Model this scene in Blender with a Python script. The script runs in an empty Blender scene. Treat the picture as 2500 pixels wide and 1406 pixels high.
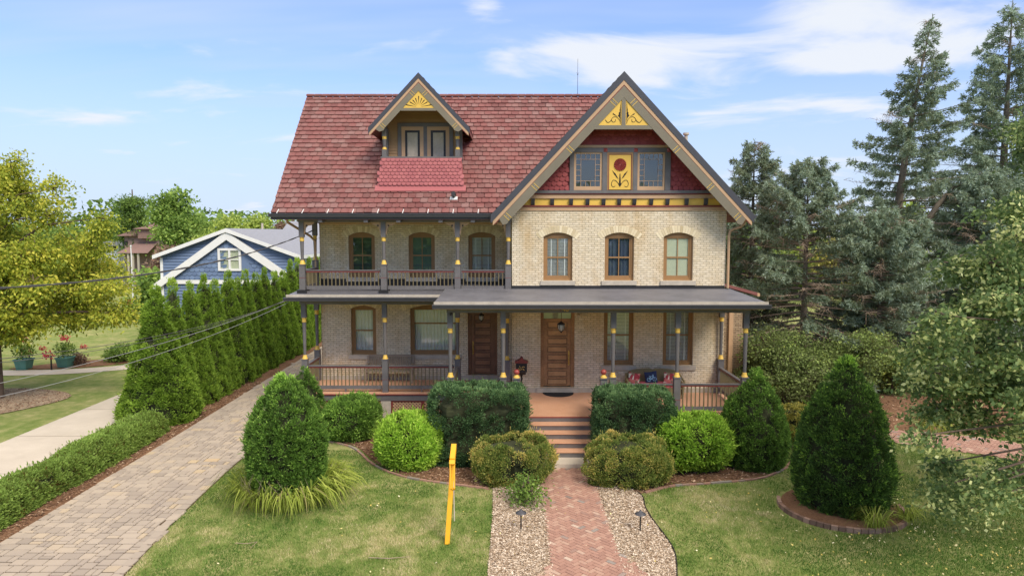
import bpy, math, random
import numpy as np
from mathutils import Vector, Matrix
# ------------------------------------------------------------------ camera, sky, sun, exposure
SC = bpy.context.scene
COL = SC.collection
F = 1667.0; PITCH = math.radians(4.56); CH = 6.6
cd = bpy.data.cameras.new("camera"); cam = bpy.data.objects.new("camera", cd); COL.objects.link(cam)
cd.sensor_width = 36; cd.lens = F/2500*36; cd.clip_end = 3000; cd.clip_start = .1
cam.location = (0, 0, CH); cam.rotation_euler = (math.pi/2-PITCH, 0, 0)
SC.camera = cam
SC.view_settings.view_transform = 'Standard'; SC.view_settings.look = 'None'
SC.view_settings.exposure = 0.80; SC.view_settings.gamma = 1
SC.render.resolution_x = 1024; SC.render.resolution_y = 575

SUN_EL = math.radians(44); SUN_AZ = math.radians(146)   # azimuth from +Y clockwise: behind the camera, to the right
def world():
    w = bpy.data.worlds.new("World"); SC.world = w; w.use_nodes = True
    nt = w.node_tree; N = nt.nodes; L = nt.links; N.clear()
    out = N.new('ShaderNodeOutputWorld'); bg = N.new('ShaderNodeBackground'); bg.inputs[1].default_value = .15
    sky = N.new('ShaderNodeTexSky'); sky.sky_type = 'NISHITA'; sky.sun_disc = False
    sky.sun_elevation = SUN_EL; sky.sun_rotation = SUN_AZ; sky.air_density = 1.0; sky.dust_density = .6; sky.ozone_density = 1.6
    tc = N.new('ShaderNodeTexCoord')
    sep = N.new('ShaderNodeSeparateXYZ'); L.new(tc.outputs['Generated'], sep.inputs[0])
    # clouds lie on a plane overhead: divide the direction by its height
    mz = N.new('ShaderNodeMath'); mz.operation = 'MAXIMUM'; mz.inputs[1].default_value = .0; L.new(sep.outputs['Z'], mz.inputs[0])
    az = N.new('ShaderNodeMath'); az.operation = 'ADD'; az.inputs[1].default_value = .16; L.new(mz.outputs[0], az.inputs[0])
    dx = N.new('ShaderNodeMath'); dx.operation = 'DIVIDE'; L.new(sep.outputs['X'], dx.inputs[0]); L.new(az.outputs[0], dx.inputs[1])
    dy = N.new('ShaderNodeMath'); dy.operation = 'DIVIDE'; L.new(sep.outputs['Y'], dy.inputs[0]); L.new(az.outputs[0], dy.inputs[1])
    cb = N.new('ShaderNodeCombineXYZ'); L.new(dx.outputs[0], cb.inputs[0]); L.new(dy.outputs[0], cb.inputs[1])
    mp = N.new('ShaderNodeMapping'); mp.inputs['Location'].default_value = CLOUD_LOC; mp.inputs['Scale'].default_value = (.55, .8, 1)
    L.new(cb.outputs[0], mp.inputs[0])
    n1 = N.new('ShaderNodeTexNoise'); n1.inputs['Scale'].default_value = 2.4; n1.inputs['Detail'].default_value = 9; n1.inputs['Roughness'].default_value = .56; n1.inputs['Distortion'].default_value = .5
    L.new(mp.outputs[0], n1.inputs['Vector'])
    # more cloud to the right of the house, as photographed
    side = N.new('ShaderNodeMapRange'); side.inputs[1].default_value = -.7; side.inputs[2].default_value = .6; side.inputs[3].default_value = -.07; side.inputs[4].default_value = -.01
    L.new(sep.outputs['X'], side.inputs[0])
    ad = N.new('ShaderNodeMath'); ad.operation = 'ADD'; L.new(n1.outputs[0], ad.inputs[0]); L.new(side.outputs[0], ad.inputs[1])
    last = ad.outputs[0]
    for cx_, cy_, sx_, sy_, amp in CLOUDS:               # banks of cloud over the right half of the sky
        mpc = N.new('ShaderNodeMapping'); mpc.vector_type = 'TEXTURE'; mpc.inputs['Location'].default_value = (cx_, cy_, 0); mpc.inputs['Scale'].default_value = (sx_, sy_, 1); L.new(cb.outputs[0], mpc.inputs[0])
        ln = N.new('ShaderNodeVectorMath'); ln.operation = 'LENGTH'; L.new(mpc.outputs[0], ln.inputs[0])
        mr = N.new('ShaderNodeMapRange'); mr.interpolation_type = 'SMOOTHSTEP'; mr.inputs[1].default_value = .15; mr.inputs[2].default_value = 1.5; mr.inputs[3].default_value = amp; mr.inputs[4].default_value = 0; L.new(ln.outputs['Value'], mr.inputs[0])
        a2 = N.new('ShaderNodeMath'); a2.operation = 'ADD'; L.new(last, a2.inputs[0]); L.new(mr.outputs[0], a2.inputs[1]); last = a2.outputs[0]
    cr = N.new('ShaderNodeMapRange'); cr.interpolation_type = 'SMOOTHSTEP'; cr.inputs[1].default_value = .50; cr.inputs[2].default_value = .70; cr.inputs[4].default_value = .95
    L.new(last, cr.inputs[0])
    # thin veil, thicker toward the horizon
    n2 = N.new('ShaderNodeTexNoise'); n2.inputs['Scale'].default_value = 1.3; n2.inputs['Detail'].default_value = 4; n2.inputs['Roughness'].default_value = .6
    mp2 = N.new('ShaderNodeMapping'); mp2.inputs['Scale'].default_value = (.25, 1.1, 1); mp2.inputs['Rotation'].default_value = (0, 0, .35); L.new(cb.outputs[0], mp2.inputs[0]); L.new(mp2.outputs[0], n2.inputs['Vector'])
    v1 = N.new('ShaderNodeMapRange'); v1.inputs[1].default_value = .33; v1.inputs[2].default_value = .66; v1.inputs[3].default_value = .06; v1.inputs[4].default_value = .62; L.new(n2.outputs[0], v1.inputs[0])
    hz = N.new('ShaderNodeMapRange'); hz.interpolation_type = 'SMOOTHSTEP'; hz.inputs[1].default_value = .0; hz.inputs[2].default_value = .40; hz.inputs[3].default_value = .9; hz.inputs[4].default_value = .0; L.new(sep.outputs['Z'], hz.inputs[0])
    mx = N.new('ShaderNodeMath'); mx.operation = 'MAXIMUM'; L.new(v1.outputs[0], mx.inputs[0]); L.new(hz.outputs[0], mx.inputs[1])
    tintc = N.new('ShaderNodeMix'); tintc.data_type = 'RGBA'; tintc.blend_type = 'MULTIPLY'; tintc.inputs[0].default_value = 1
    L.new(sky.outputs[0], tintc.inputs[6]); tintc.inputs[7].default_value = SKY_TINT
    veil = N.new('ShaderNodeMix'); veil.data_type = 'RGBA'; L.new(mx.outputs[0], veil.inputs[0]); L.new(tintc.outputs[2], veil.inputs[6]); veil.inputs[7].default_value = VEIL_COL
    mixc = N.new('ShaderNodeMix'); mixc.data_type = 'RGBA'; L.new(cr.outputs[0], mixc.inputs[0])
    L.new(veil.outputs[2], mixc.inputs[6]); mixc.inputs[7].default_value = CLOUD_COL
    # bright overcast added unseen high overhead, to soften and whiten the light
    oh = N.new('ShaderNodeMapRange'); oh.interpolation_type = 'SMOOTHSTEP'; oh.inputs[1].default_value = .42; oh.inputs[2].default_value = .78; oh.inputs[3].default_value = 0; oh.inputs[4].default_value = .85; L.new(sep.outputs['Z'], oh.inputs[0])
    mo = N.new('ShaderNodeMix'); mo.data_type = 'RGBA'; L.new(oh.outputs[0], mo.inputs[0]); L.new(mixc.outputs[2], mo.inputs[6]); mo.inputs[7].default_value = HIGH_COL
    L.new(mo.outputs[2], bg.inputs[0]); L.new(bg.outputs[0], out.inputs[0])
CLOUDS = [(0.965, 1.994, 0.345, 0.193, 0.21), (0.416, 2.291, 0.338, 0.204, 0.17), (1.138, 2.338, 0.246, 0.137, 0.2), (0.284, 2.542, 0.438, 0.208, 0.12), (-0.089, 2.038, 0.071, 0.077, 0.13), (1.22, 2.834, 0.604, 0.204, 0.1), (-1.675, 2.784, 0.773, 0.25, 0.11)]
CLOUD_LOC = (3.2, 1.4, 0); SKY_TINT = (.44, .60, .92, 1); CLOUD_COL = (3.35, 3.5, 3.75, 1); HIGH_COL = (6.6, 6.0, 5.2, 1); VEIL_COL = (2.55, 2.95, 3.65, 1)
world()
sd = bpy.data.lights.new("sun", 'SUN'); sd.energy = 2.0; sd.angle = math.radians(24); sd.color = (1, .91, .78)
so = bpy.data.objects.new("sun", sd); COL.objects.link(so)
sdir = Vector((math.sin(SUN_AZ)*math.cos(SUN_EL), math.cos(SUN_AZ)*math.cos(SUN_EL), math.sin(SUN_EL)))
so.rotation_euler = sdir.to_track_quat('Z', 'Y').to_euler(); so.location = (0, 0, 60)

# ------------------------------------------------------------------ helpers
random.seed(7); RNG = np.random.default_rng(11)
def at(u, v, Y):
    "photo pixel + distance -> point in the place"
    dx = (u-1250)/F; dy = (703-v)/F
    y = math.cos(PITCH)+dy*math.sin(PITCH); z = -math.sin(PITCH)+dy*math.cos(PITCH)
    t = Y/y
    return Vector((dx*t, Y, CH+z*t))
def gx(u, v):
    "photo pixel -> point on the ground"
    dx = (u-1250)/F; dy = (703-v)/F
    y = math.cos(PITCH)+dy*math.sin(PITCH); z = -math.sin(PITCH)+dy*math.cos(PITCH)
    t = -CH/z
    return (dx*t, y*t)
def S(r, g, b):
    f = lambda c: (c/255/12.92) if c <= 10 else ((c/255+.055)/1.055)**2.4
    return (f(r), f(g), f(b), 1)

def newmat(name):
    m = bpy.data.materials.new(name); m.use_nodes = True
    nt = m.node_tree; b = nt.nodes['Principled BSDF']
    return m, nt, b
def coords(nt, kind='Object', scale=(1, 1, 1)):
    tc = nt.nodes.new('ShaderNodeTexCoord'); mp = nt.nodes.new('ShaderNodeMapping'); mp.inputs['Scale'].default_value = scale
    nt.links.new(tc.outputs[kind], mp.inputs[0]); return mp.outputs[0]
def noise(nt, vec, scale, detail=4, rough=.55):
    n = nt.nodes.new('ShaderNodeTexNoise'); n.inputs['Scale'].default_value = scale; n.inputs['Detail'].default_value = detail; n.inputs['Roughness'].default_value = rough
    if vec is not None: nt.links.new(vec, n.inputs['Vector'])
    return n.outputs[0]
def ramp(nt, fac, stops):
    r = nt.nodes.new('ShaderNodeValToRGB'); e = r.color_ramp.elements
    while len(e) > 1: e.remove(e[-1])
    e[0].position = stops[0][0]; e[0].color = stops[0][1]
    for p, c in stops[1:]:
        x = e.new(p); x.color = c
    nt.links.new(fac, r.inputs[0]); return r.outputs[0]
def mixc(nt, fac, a, b, mode='MIX'):
    m = nt.nodes.new('ShaderNodeMix'); m.data_type = 'RGBA'; m.blend_type = mode
    for i, x in ((0, fac), (6, a), (7, b)):
        if isinstance(x, (int, float, tuple)): m.inputs[i].default_value = x
        else: nt.links.new(x, m.inputs[i])
    return m.outputs[2]
def math_(nt, op, a, b=None):
    m = nt.nodes.new('ShaderNodeMath'); m.operation = op
    for i, x in ((0, a), (1, b)):
        if x is None: continue
        if isinstance(x, (int, float)): m.inputs[i].default_value = x
        else: nt.links.new(x, m.inputs[i])
    return m.outputs[0]
def bump(nt, b, h, strength=.3, dist=.01):
    n = nt.nodes.new('ShaderNodeBump'); n.inputs['Strength'].default_value = strength; n.inputs['Distance'].default_value = dist
    nt.links.new(h, n.inputs['Height']); nt.links.new(n.outputs[0], b.inputs['Normal'])
def paint(name, c, rough=.55, var=.12, scale=3., bmp=.15, metal=0., spec=.4):
    "painted or plain surface with slight wear"
    m, nt, b = newmat(name); v = coords(nt)
    n = noise(nt, v, scale, 6, .65); n2 = noise(nt, v, scale*14, 3)
    lo = tuple(x*(1-var) for x in c[:3])+(1,); hi = tuple(min(1, x*(1+var)) for x in c[:3])+(1,)
    col = ramp(nt, n, [(.3, lo), (.7, hi)])
    nt.links.new(col, b.inputs['Base Color']); b.inputs['Roughness'].default_value = rough; b.inputs['Metallic'].default_value = metal
    b.inputs['Specular IOR Level'].default_value = spec
    bump(nt, b, n2, bmp, .004)
    return m
def tinted(name, stops, rough=.7, attr='tint', bmp=0, scale=30., trans=0., spec=.3, dirt=None):
    "colour picked per tile / leaf / chip by its own tint value"
    m, nt, b = newmat(name)
    a = nt.nodes.new('ShaderNodeAttribute'); a.attribute_name = attr
    col = ramp(nt, a.outputs['Fac'], stops)
    if dirt:
        n = noise(nt, coords(nt), dirt[0], 5, .6)
        col = mixc(nt, ramp(nt, n, [(.45, (0, 0, 0, 1)), (.75, (dirt[2],)*3+(1,))]), col, dirt[1])
    nt.links.new(col, b.inputs['Base Color']); b.inputs['Roughness'].default_value = rough
    b.inputs['Specular IOR Level'].default_value = spec
    if bmp: bump(nt, b, noise(nt, coords(nt), scale, 4), bmp, .006)
    if trans:
        t = nt.nodes.new('ShaderNodeBsdfTranslucent'); nt.links.new(col, t.inputs[0])
        mx = nt.nodes.new('ShaderNodeMixShader'); mx.inputs[0].default_value = trans
        nt.links.new(b.outputs[0], mx.inputs[1]); nt.links.new(t.outputs[0], mx.inputs[2])
        nt.links.new(mx.outputs[0], nt.nodes['Material Output'].inputs[0])
    return m

def tag(o, label=None, cat=None, group=None, kind=None):
    if label: o['label'] = label
    if cat: o['category'] = cat
    if group: o['group'] = group
    if kind: o['kind'] = kind
    return o
def thing(name, label, cat, loc=(0, 0, 0), group=None):
    o = bpy.data.objects.new(name, None); COL.objects.link(o); o.location = loc; o.empty_display_size = .3
    return tag(o, label, cat, group)
def hook(o, parent, world=True):
    if parent is None: return
    o.parent = parent
    if world and parent.type == 'EMPTY': o.matrix_parent_inverse = Matrix.Translation(-Vector(parent.location))
def raw(name, V, Q, mats, tint=None, midx=None, parent=None, world=True, smooth=False):
    "mesh straight from numpy arrays of quads"
    me = bpy.data.meshes.new(name); V = np.asarray(V, np.float32); Q = np.asarray(Q, np.int32)
    me.vertices.add(len(V)); me.vertices.foreach_set('co', V.ravel())
    me.loops.add(Q.size); me.loops.foreach_set('vertex_index', Q.ravel())
    me.polygons.add(len(Q)); me.polygons.foreach_set('loop_start', np.arange(len(Q), dtype=np.int32)*Q.shape[1])
    if midx is not None: me.polygons.foreach_set('material_index', np.asarray(midx, np.int32))
    me.polygons.foreach_set('use_smooth', np.full(len(Q), bool(smooth)))
    if tint is not None:
        a = me.attributes.new('tint', 'FLOAT', 'POINT'); a.data.foreach_set('value', np.asarray(tint, np.float32))
    me.update(calc_edges=True); me.validate()
    for m in (mats if isinstance(mats, (list, tuple)) else [mats]): me.materials.append(m)
    o = bpy.data.objects.new(name, me); COL.objects.link(o); hook(o, parent, world); return o
class MB:
    def __init__(s): s.v = []; s.f = []; s.m = []; s.t = []; s.sm = []
    def add(s, vs, fs, mi=0, t=.5, smooth=False):
        b = len(s.v); s.v += [tuple(p) for p in vs]; s.t += [t]*len(vs)
        for f in fs: s.f.append([b+i for i in f]); s.m.append(mi); s.sm.append(smooth)
    def box(s, x0, x1, y0, y1, z0, z1, mi=0, t=.5):
        vs = [(x, y, z) for z in (z0, z1) for y in (y0, y1) for x in (x0, x1)]
        s.add(vs, [(0, 2, 3, 1), (4, 5, 7, 6), (0, 1, 5, 4), (2, 6, 7, 3), (0, 4, 6, 2), (1, 3, 7, 5)], mi, t)
    def prism(s, poly, y0, y1, mi=0, t=.5):
        "polygon in XZ, extruded along Y"
        n = len(poly); vs = [(x, y0, z) for x, z in poly]+[(x, y1, z) for x, z in poly]
        fs = [tuple(range(n)), tuple(range(2*n-1, n-1, -1))]+[(i, i+n, (i+1) % n+n, (i+1) % n) for i in range(n)]
        s.add(vs, fs, mi, t)
    def prismz(s, poly, z0, z1, mi=0, t=.5):
        n = len(poly); vs = [(x, y, z0) for x, y in poly]+[(x, y, z1) for x, y in poly]
        fs = [tuple(range(n-1, -1, -1)), tuple(range(n, 2*n))]+[(i, (i+1) % n, (i+1) % n+n, i+n) for i in range(n)]
        s.add(vs, fs, mi, t)
    def prismx(s, poly, x0, x1, mi=0, t=.5):
        "polygon in YZ, extruded along X"
        n = len(poly); vs = [(x0, y, z) for y, z in poly]+[(x1, y, z) for y, z in poly]
        fs = [tuple(range(n)), tuple(range(2*n-1, n-1, -1))]+[(i, i+n, (i+1) % n+n, (i+1) % n) for i in range(n)]
        s.add(vs, fs, mi, t)
    def slab(s, p0, p1, w, h, mi=0, t=.5, up=(0, 0, 1)):
        "bar from p0 to p1, w sideways, h upwards (centred)"
        p0, p1 = Vector(p0), Vector(p1); d = (p1-p0).normalized(); up = Vector(up)
        sd_ = d.cross(up)
        if sd_.length < 1e-4: sd_ = d.cross(Vector((1, 0, 0)))
        sd_.normalize(); u = sd_.cross(d).normalized()
        vs = [p+sd_*a*w/2+u*b*h/2 for p in (p0, p1) for a, b in ((-1, -1), (1, -1), (1, 1), (-1, 1))]
        s.add(vs, [(0, 1, 2, 3), (7, 6, 5, 4), (0, 4, 5, 1), (1, 5, 6, 2), (2, 6, 7, 3), (3, 7, 4, 0)], mi, t)
    def tube(s, pts, rad, n=8, mi=0, t=.5, cap=True, smooth=True):
        pts = [Vector(p) for p in pts]
        if isinstance(rad, (int, float)): rad = [rad]*len(pts)
        b = len(s.v); ref = None
        for i, p in enumerate(pts):
            d = (pts[min(i+1, len(pts)-1)]-pts[max(i-1, 0)])
            if d.length < 1e-9: d = Vector((0, 0, 1))
            d.normalize()
            if ref is None: ref = Vector((1, 0, 0)) if abs(d.x) < .9 else Vector((0, 1, 0))
            a = d.cross(ref).normalized(); c = d.cross(a).normalized(); ref = -c if False else ref
            for k in range(n):
                an = 2*math.pi*k/n
                s.v.append(tuple(p+(a*math.cos(an)+c*math.sin(an))*rad[i])); s.t.append(t)
        for i in range(len(pts)-1):
            for k in range(n):
                k2 = (k+1) % n
                s.f.append([b+i*n+k, b+i*n+k2, b+(i+1)*n+k2, b+(i+1)*n+k]); s.m.append(mi); s.sm.append(smooth)
        if cap:
            for q, rev in ((b, True), (b+(len(pts)-1)*n, False)):
                e = len(s.v); s.v += s.v[q:q+n]; s.t += [t]*n; f = [e+k for k in range(n)]; s.f.append(f[::-1] if rev else f); s.m.append(mi); s.sm.append(False)
    def lathe(s, c, prof, n=12, mi=0, t=.5, smooth=True):
        "vertical profile [(z, r)] round the point c"
        s.tube([(c[0], c[1], c[2]+z) for z, r in prof], [r for z, r in prof], n, mi, t, True, smooth)
    def build(s, name, mats, parent=None, world=True):
        me = bpy.data.meshes.new(name); me.from_pydata(s.v, [], s.f); me.update()
        for m in (mats if isinstance(mats, (list, tuple)) else [mats]): me.materials.append(m)
        me.polygons.foreach_set('material_index', s.m); me.polygons.foreach_set('use_smooth', s.sm)
        a = me.attributes.new('tint', 'FLOAT', 'POINT'); a.data.foreach_set('value', s.t)
        o = bpy.data.objects.new(name, me); COL.objects.link(o); hook(o, parent, world); return o
def fixn(o):
    import bmesh
    b = bmesh.new(); b.from_mesh(o.data); bmesh.ops.recalc_face_normals(b, faces=b.faces); b.to_mesh(o.data); b.free(); return o

# ------------------------------------------------------------------ materials
def brickmat(name, stops_c1, c2, mortar, stain, stain_amt=.5):
    m, nt, b = newmat(name)
    tc = nt.nodes.new('ShaderNodeTexCoord'); sp = nt.nodes.new('ShaderNodeSeparateXYZ'); nt.links.new(tc.outputs['Object'], sp.inputs[0])
    u = math_(nt, 'ADD', sp.outputs[0], sp.outputs[1]); cb = nt.nodes.new('ShaderNodeCombineXYZ')
    wob = noise(nt, tc.outputs['Object'], 3.1, 2); wz = math_(nt, 'MULTIPLY_ADD', wob, .018); nt.links.new(sp.outputs[2], wz.node.inputs[2])
    nt.links.new(u, cb.inputs[0]); nt.links.new(wz, cb.inputs[1])
    br = nt.nodes.new('ShaderNodeTexBrick'); nt.links.new(cb.outputs[0], br.inputs['Vector'])
    br.inputs['Scale'].default_value = 1; br.inputs['Brick Width'].default_value = .215; br.inputs['Row Height'].default_value = .075
    br.inputs['Mortar Size'].default_value = .010; br.inputs['Mortar Smooth'].default_value = .3; br.inputs['Bias'].default_value = -.1
    br.inputs['Color1'].default_value = stops_c1; br.inputs['Color2'].default_value = c2; br.inputs['Mortar'].default_value = mortar
    mp = nt.nodes.new('ShaderNodeMapping'); mp.inputs['Scale'].default_value = (1.6, 1.6, .45); nt.links.new(tc.outputs['Object'], mp.inputs[0])
    n = noise(nt, mp.outputs[0], .9, 6, .62); n2 = noise(nt, tc.outputs['Object'], 9, 5, .7)
    f = ramp(nt, n, [(.47, (0, 0, 0, 1)), (.72, (stain_amt,)*3+(1,))])
    c = mixc(nt, f, br.outputs[0], stain, 'MULTIPLY')
    f2 = ramp(nt, n2, [(.3, (.80, .80, .80, 1)), (.65, (1.06, 1.06, 1.06, 1))])
    c = mixc(nt, 1., c, f2, 'MULTIPLY')
    nt.links.new(c, b.inputs['Base Color']); b.inputs['Roughness'].default_value = .85; b.inputs['Specular IOR Level'].default_value = .2
    h = math_(nt, 'ADD', math_(nt, 'MULTIPLY', br.outputs['Fac'], -1.), math_(nt, 'MULTIPLY', n2, .5))
    bump(nt, b, h, .8, .012)
    return m
M = {}
M['brick'] = brickmat('cream_brick', S(232, 218, 192), S(218, 202, 172), S(184, 168, 142), (.84, .70, .50, 1), .85)
M['brick_old'] = brickmat('old_brick', S(176, 152, 122), S(150, 126, 100), S(112, 98, 82), (.7, .6, .5, 1), .5)
M['voussoir'] = tinted('arch_brick', [(0, S(196, 178, 142)), (.5, S(220, 204, 170)), (1, S(230, 216, 184))], .85, bmp=.4)
M['stone'] = paint('limestone', S(182, 172, 156), .85, .14, 5, .5)
M['concrete'] = None
M['grey'] = paint('slate_grey_paint', S(104, 100, 99), .5, .14, 4)
M['darkgrey'] = paint('dark_grey_metal', S(70, 70, 75), .4, .08, 4)
M['olive'] = paint('olive_grey_paint', S(120, 112, 95), .55, .07, 3)
M['olivebal'] = paint('baluster_olive_paint', S(112, 100, 72), .55, .08, 3)
M['tan'] = paint('tan_paint', S(186, 152, 118), .55, .07, 3)
M['brown'] = paint('window_brown_paint', S(150, 114, 74), .5, .10, 5)
M['gold'] = paint('gold_paint', S(220, 180, 80), .5, .06, 4)
M['red'] = paint('dark_red_paint', S(124, 56, 50), .5, .10, 5)
M['ballred'] = paint('newel_ball_red', S(150, 68, 60), .35, .10, 5)
M['white'] = paint('white_paint', S(226, 226, 222), .5, .05, 3)
M['black'] = paint('black_iron', S(40, 38, 38), .45, .15, 6)
M['blackcut'] = paint('black_stencil_paint', S(34, 26, 20), .7, .1, 6)
M['slate'] = tinted('red_slate', [(0, S(108, 66, 63)), (.3, S(124, 75, 72)), (.65, S(132, 82, 78)), (.85, S(128, 86, 82)), (1, S(134, 98, 94))], .62, bmp=.35, scale=22, spec=.35, dirt=(2.2, S(146, 120, 112), .45))
M['scallop'] = tinted('red_scallop_shingle', [(0, S(136, 60, 60)), (1, S(156, 76, 74))], .6, bmp=.15)
M['scallop_l'] = tinted('weathered_red_scallop', [(0, S(158, 90, 92)), (1, S(172, 102, 102))], .6, bmp=.15)
M['membrane'] = None
M['wood_door'] = None
M['glass'] = None

def woodmat(name, c1, c2, axis=(1, 1, 12), rough=.45):
    m, nt, b = newmat(name); v = coords(nt, scale=axis)
    n = noise(nt, v, 6, 8, .6); n2 = noise(nt, coords(nt), 1.7, 3)
    col = mixc(nt, .5, ramp(nt, n, [(.3, c1), (.7, c2)]), ramp(nt, n2, [(.3, c1), (.7, c2)]))
    nt.links.new(col, b.inputs['Base Color']); b.inputs['Roughness'].default_value = rough; bump(nt, b, n, .2, .004); return m
M['oak'] = woodmat('varnished_oak', S(112, 76, 50), S(196, 146, 98), (2, 2, 10), .4)
M['oakdark'] = woodmat('dark_walnut_stain', S(92, 62, 46), S(156, 112, 80), (2, 2, 10), .4)
M['oakfield'] = woodmat('oak_panel_field', S(150, 104, 66), S(214, 166, 114), (2, 2, 16), .4)
M['darkfield'] = woodmat('walnut_panel_field', S(118, 80, 56), S(176, 128, 92), (2, 2, 16), .4)
M['deck'] = woodmat('deck_paint', S(196, 146, 114), S(214, 168, 136), (14, .6, 1), .5)
M['weathered'] = woodmat('weathered_teak', S(118, 104, 90), S(164, 148, 130), (14, 2, 2), .8)
def membrane():
    m, nt, b = newmat('grey_rubber_roof'); v = coords(nt)
    n = noise(nt, v, .9, 6, .6); n2 = noise(nt, v, 7, 4)
    col = ramp(nt, n, [(.3, S(84, 84, 90)), (.55, S(112, 112, 118)), (.75, S(130, 128, 132))])
    col = mixc(nt, .35, col, ramp(nt, n2, [(.35, S(94, 92, 96)), (.7, S(124, 122, 124))]))
    nt.links.new(col, b.inputs['Base Color']); b.inputs['Roughness'].default_value = .55; bump(nt, b, n2, .4, .01); return m
M['membrane'] = membrane()
def glass():
    m = bpy.data.materials.new('window_glass'); m.use_nodes = True; nt = m.node_tree; nt.nodes.clear()
    o = nt.nodes.new('ShaderNodeOutputMaterial'); g = nt.nodes.new('ShaderNodeBsdfGlossy'); t = nt.nodes.new('ShaderNodeBsdfTransparent'); fr = nt.nodes.new('ShaderNodeLayerWeight')
    g.inputs['Roughness'].default_value = .03; g.inputs['Color'].default_value = (.9, .95, .95, 1); t.inputs['Color'].default_value = (.92, .95, .93, 1)
    n = nt.nodes.new('ShaderNodeTexNoise'); n.inputs['Scale'].default_value = 1.6; n.inputs['Detail'].default_value = 1
    tc = nt.nodes.new('ShaderNodeTexCoord'); nt.links.new(tc.outputs['Object'], n.inputs[0])
    bp = nt.nodes.new('ShaderNodeBump'); bp.inputs['Strength'].default_value = .08; bp.inputs['Distance'].default_value = .05; nt.links.new(n.outputs[0], bp.inputs['Height']); nt.links.new(bp.outputs[0], g.inputs['Normal'])
    ad = math_(nt, 'ADD', math_(nt, 'MULTIPLY', math_(nt, 'POWER', fr.outputs['Facing'], 4.), .8), .12)
    mx = nt.nodes.new('ShaderNodeMixShader'); nt.links.new(ad, mx.inputs[0]); nt.links.new(t.outputs[0], mx.inputs[1]); nt.links.new(g.outputs[0], mx.inputs[2]); nt.links.new(mx.outputs[0], o.inputs[0])
    return m
M['glass'] = glass()
M['blind'] = paint('blind_slats', S(214, 214, 212), .5, .05)
M['curtain'] = paint('sheer_curtain', S(212, 210, 206), .8, .06, 6)
M['curtain_d'] = paint('dark_blue_drape', S(66, 78, 100), .8, .15, 6)
M['shade'] = paint('roller_shade', S(196, 200, 176), .8, .04, 3)
M['shade_g'] = paint('green_grey_shade', S(88, 110, 98), .8, .2, 3)
M['room'] = paint('dim_room', S(46, 46, 48), .9, .1)
M['brass'] = paint('brass', S(214, 180, 104), .3, .06, 8, .05, .9)
M['frost'] = paint('lantern_glass', S(190, 190, 186), .15, .1, 8)
M['ceil'] = paint('cream_ceiling_paint', S(232, 222, 200), .6, .04, 3)  # pale tone chosen to bounce light into the porch
M['clap'] = paint('tan_clapboard', S(160, 128, 92), .6, .06, 3)
# ------------------------------------------------------------------ ground
def lawnmat():
    m, nt, b = newmat('lawn'); v = coords(nt)
    big = noise(nt, v, .55, 5, .62); mid = noise(nt, v, 2.6, 5, .65); fine = noise(nt, v, 38, 4, .7)
    c = ramp(nt, big, [(.30, S(104, 124, 62)), (.45, S(126, 140, 78)), (.57, S(158, 156, 104)), (.72, S(184, 172, 130))])
    c2 = ramp(nt, mid, [(.32, S(98, 120, 58)), (.50, S(134, 144, 82)), (.66, S(180, 170, 124))])
    c = mixc(nt, .5, c, c2)
    c = mixc(nt, .55, c, ramp(nt, fine, [(.25, (.35, .38, .3, 1)), (.5, (.85, .9, .8, 1)), (.75, (1.35, 1.35, 1.2, 1))]), 'MULTIPLY')
    nt.links.new(c, b.inputs['Base Color']); b.inputs['Roughness'].default_value = .9; b.inputs['Specular IOR Level'].default_value = .1
    bump(nt, b, fine, .8, .04); return m
M['lawn'] = lawnmat()
def soilmat(name, lo, hi, sc=26):
    m, nt, b = newmat(name); v = coords(nt)
    f = noise(nt, v, sc, 5, .75); g = noise(nt, v, 1.3, 3)
    c = mixc(nt, .4, ramp(nt, f, [(.3, lo), (.62, hi)]), ramp(nt, g, [(.35, lo), (.7, hi)]))
    nt.links.new(c, b.inputs['Base Color']); b.inputs['Roughness'].default_value = .95; b.inputs['Specular IOR Level'].default_value = .1
    bump(nt, b, f, 1, .03); return m
M['mulch'] = soilmat('dark_mulch', S(88, 62, 46), S(150, 116, 90))
M['woodchip'] = soilmat('pale_wood_chips', S(140, 118, 96), S(200, 180, 154), 34)
M['joint'] = soilmat('joint_sand', S(70, 56, 42), S(104, 88, 68), 30)
M['brickjoint'] = soilmat('brick_joint_sand', S(150, 118, 98), S(176, 142, 120), 30)
def concmat():
    m, nt, b = newmat('pale_concrete'); v = coords(nt)
    f = noise(nt, v, .8, 6, .65); g = noise(nt, v, 40, 3)
    c = mixc(nt, .25, ramp(nt, f, [(.3, S(184, 172, 156)), (.7, S(206, 194, 178))]), ramp(nt, g, [(.3, S(150, 142, 130)), (.7, S(200, 190, 176))]))
    nt.links.new(c, b.inputs['Base Color']); b.inputs['Roughness'].default_value = .9; bump(nt, b, g, .25, .004); return m
M['concrete'] = concmat()

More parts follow.
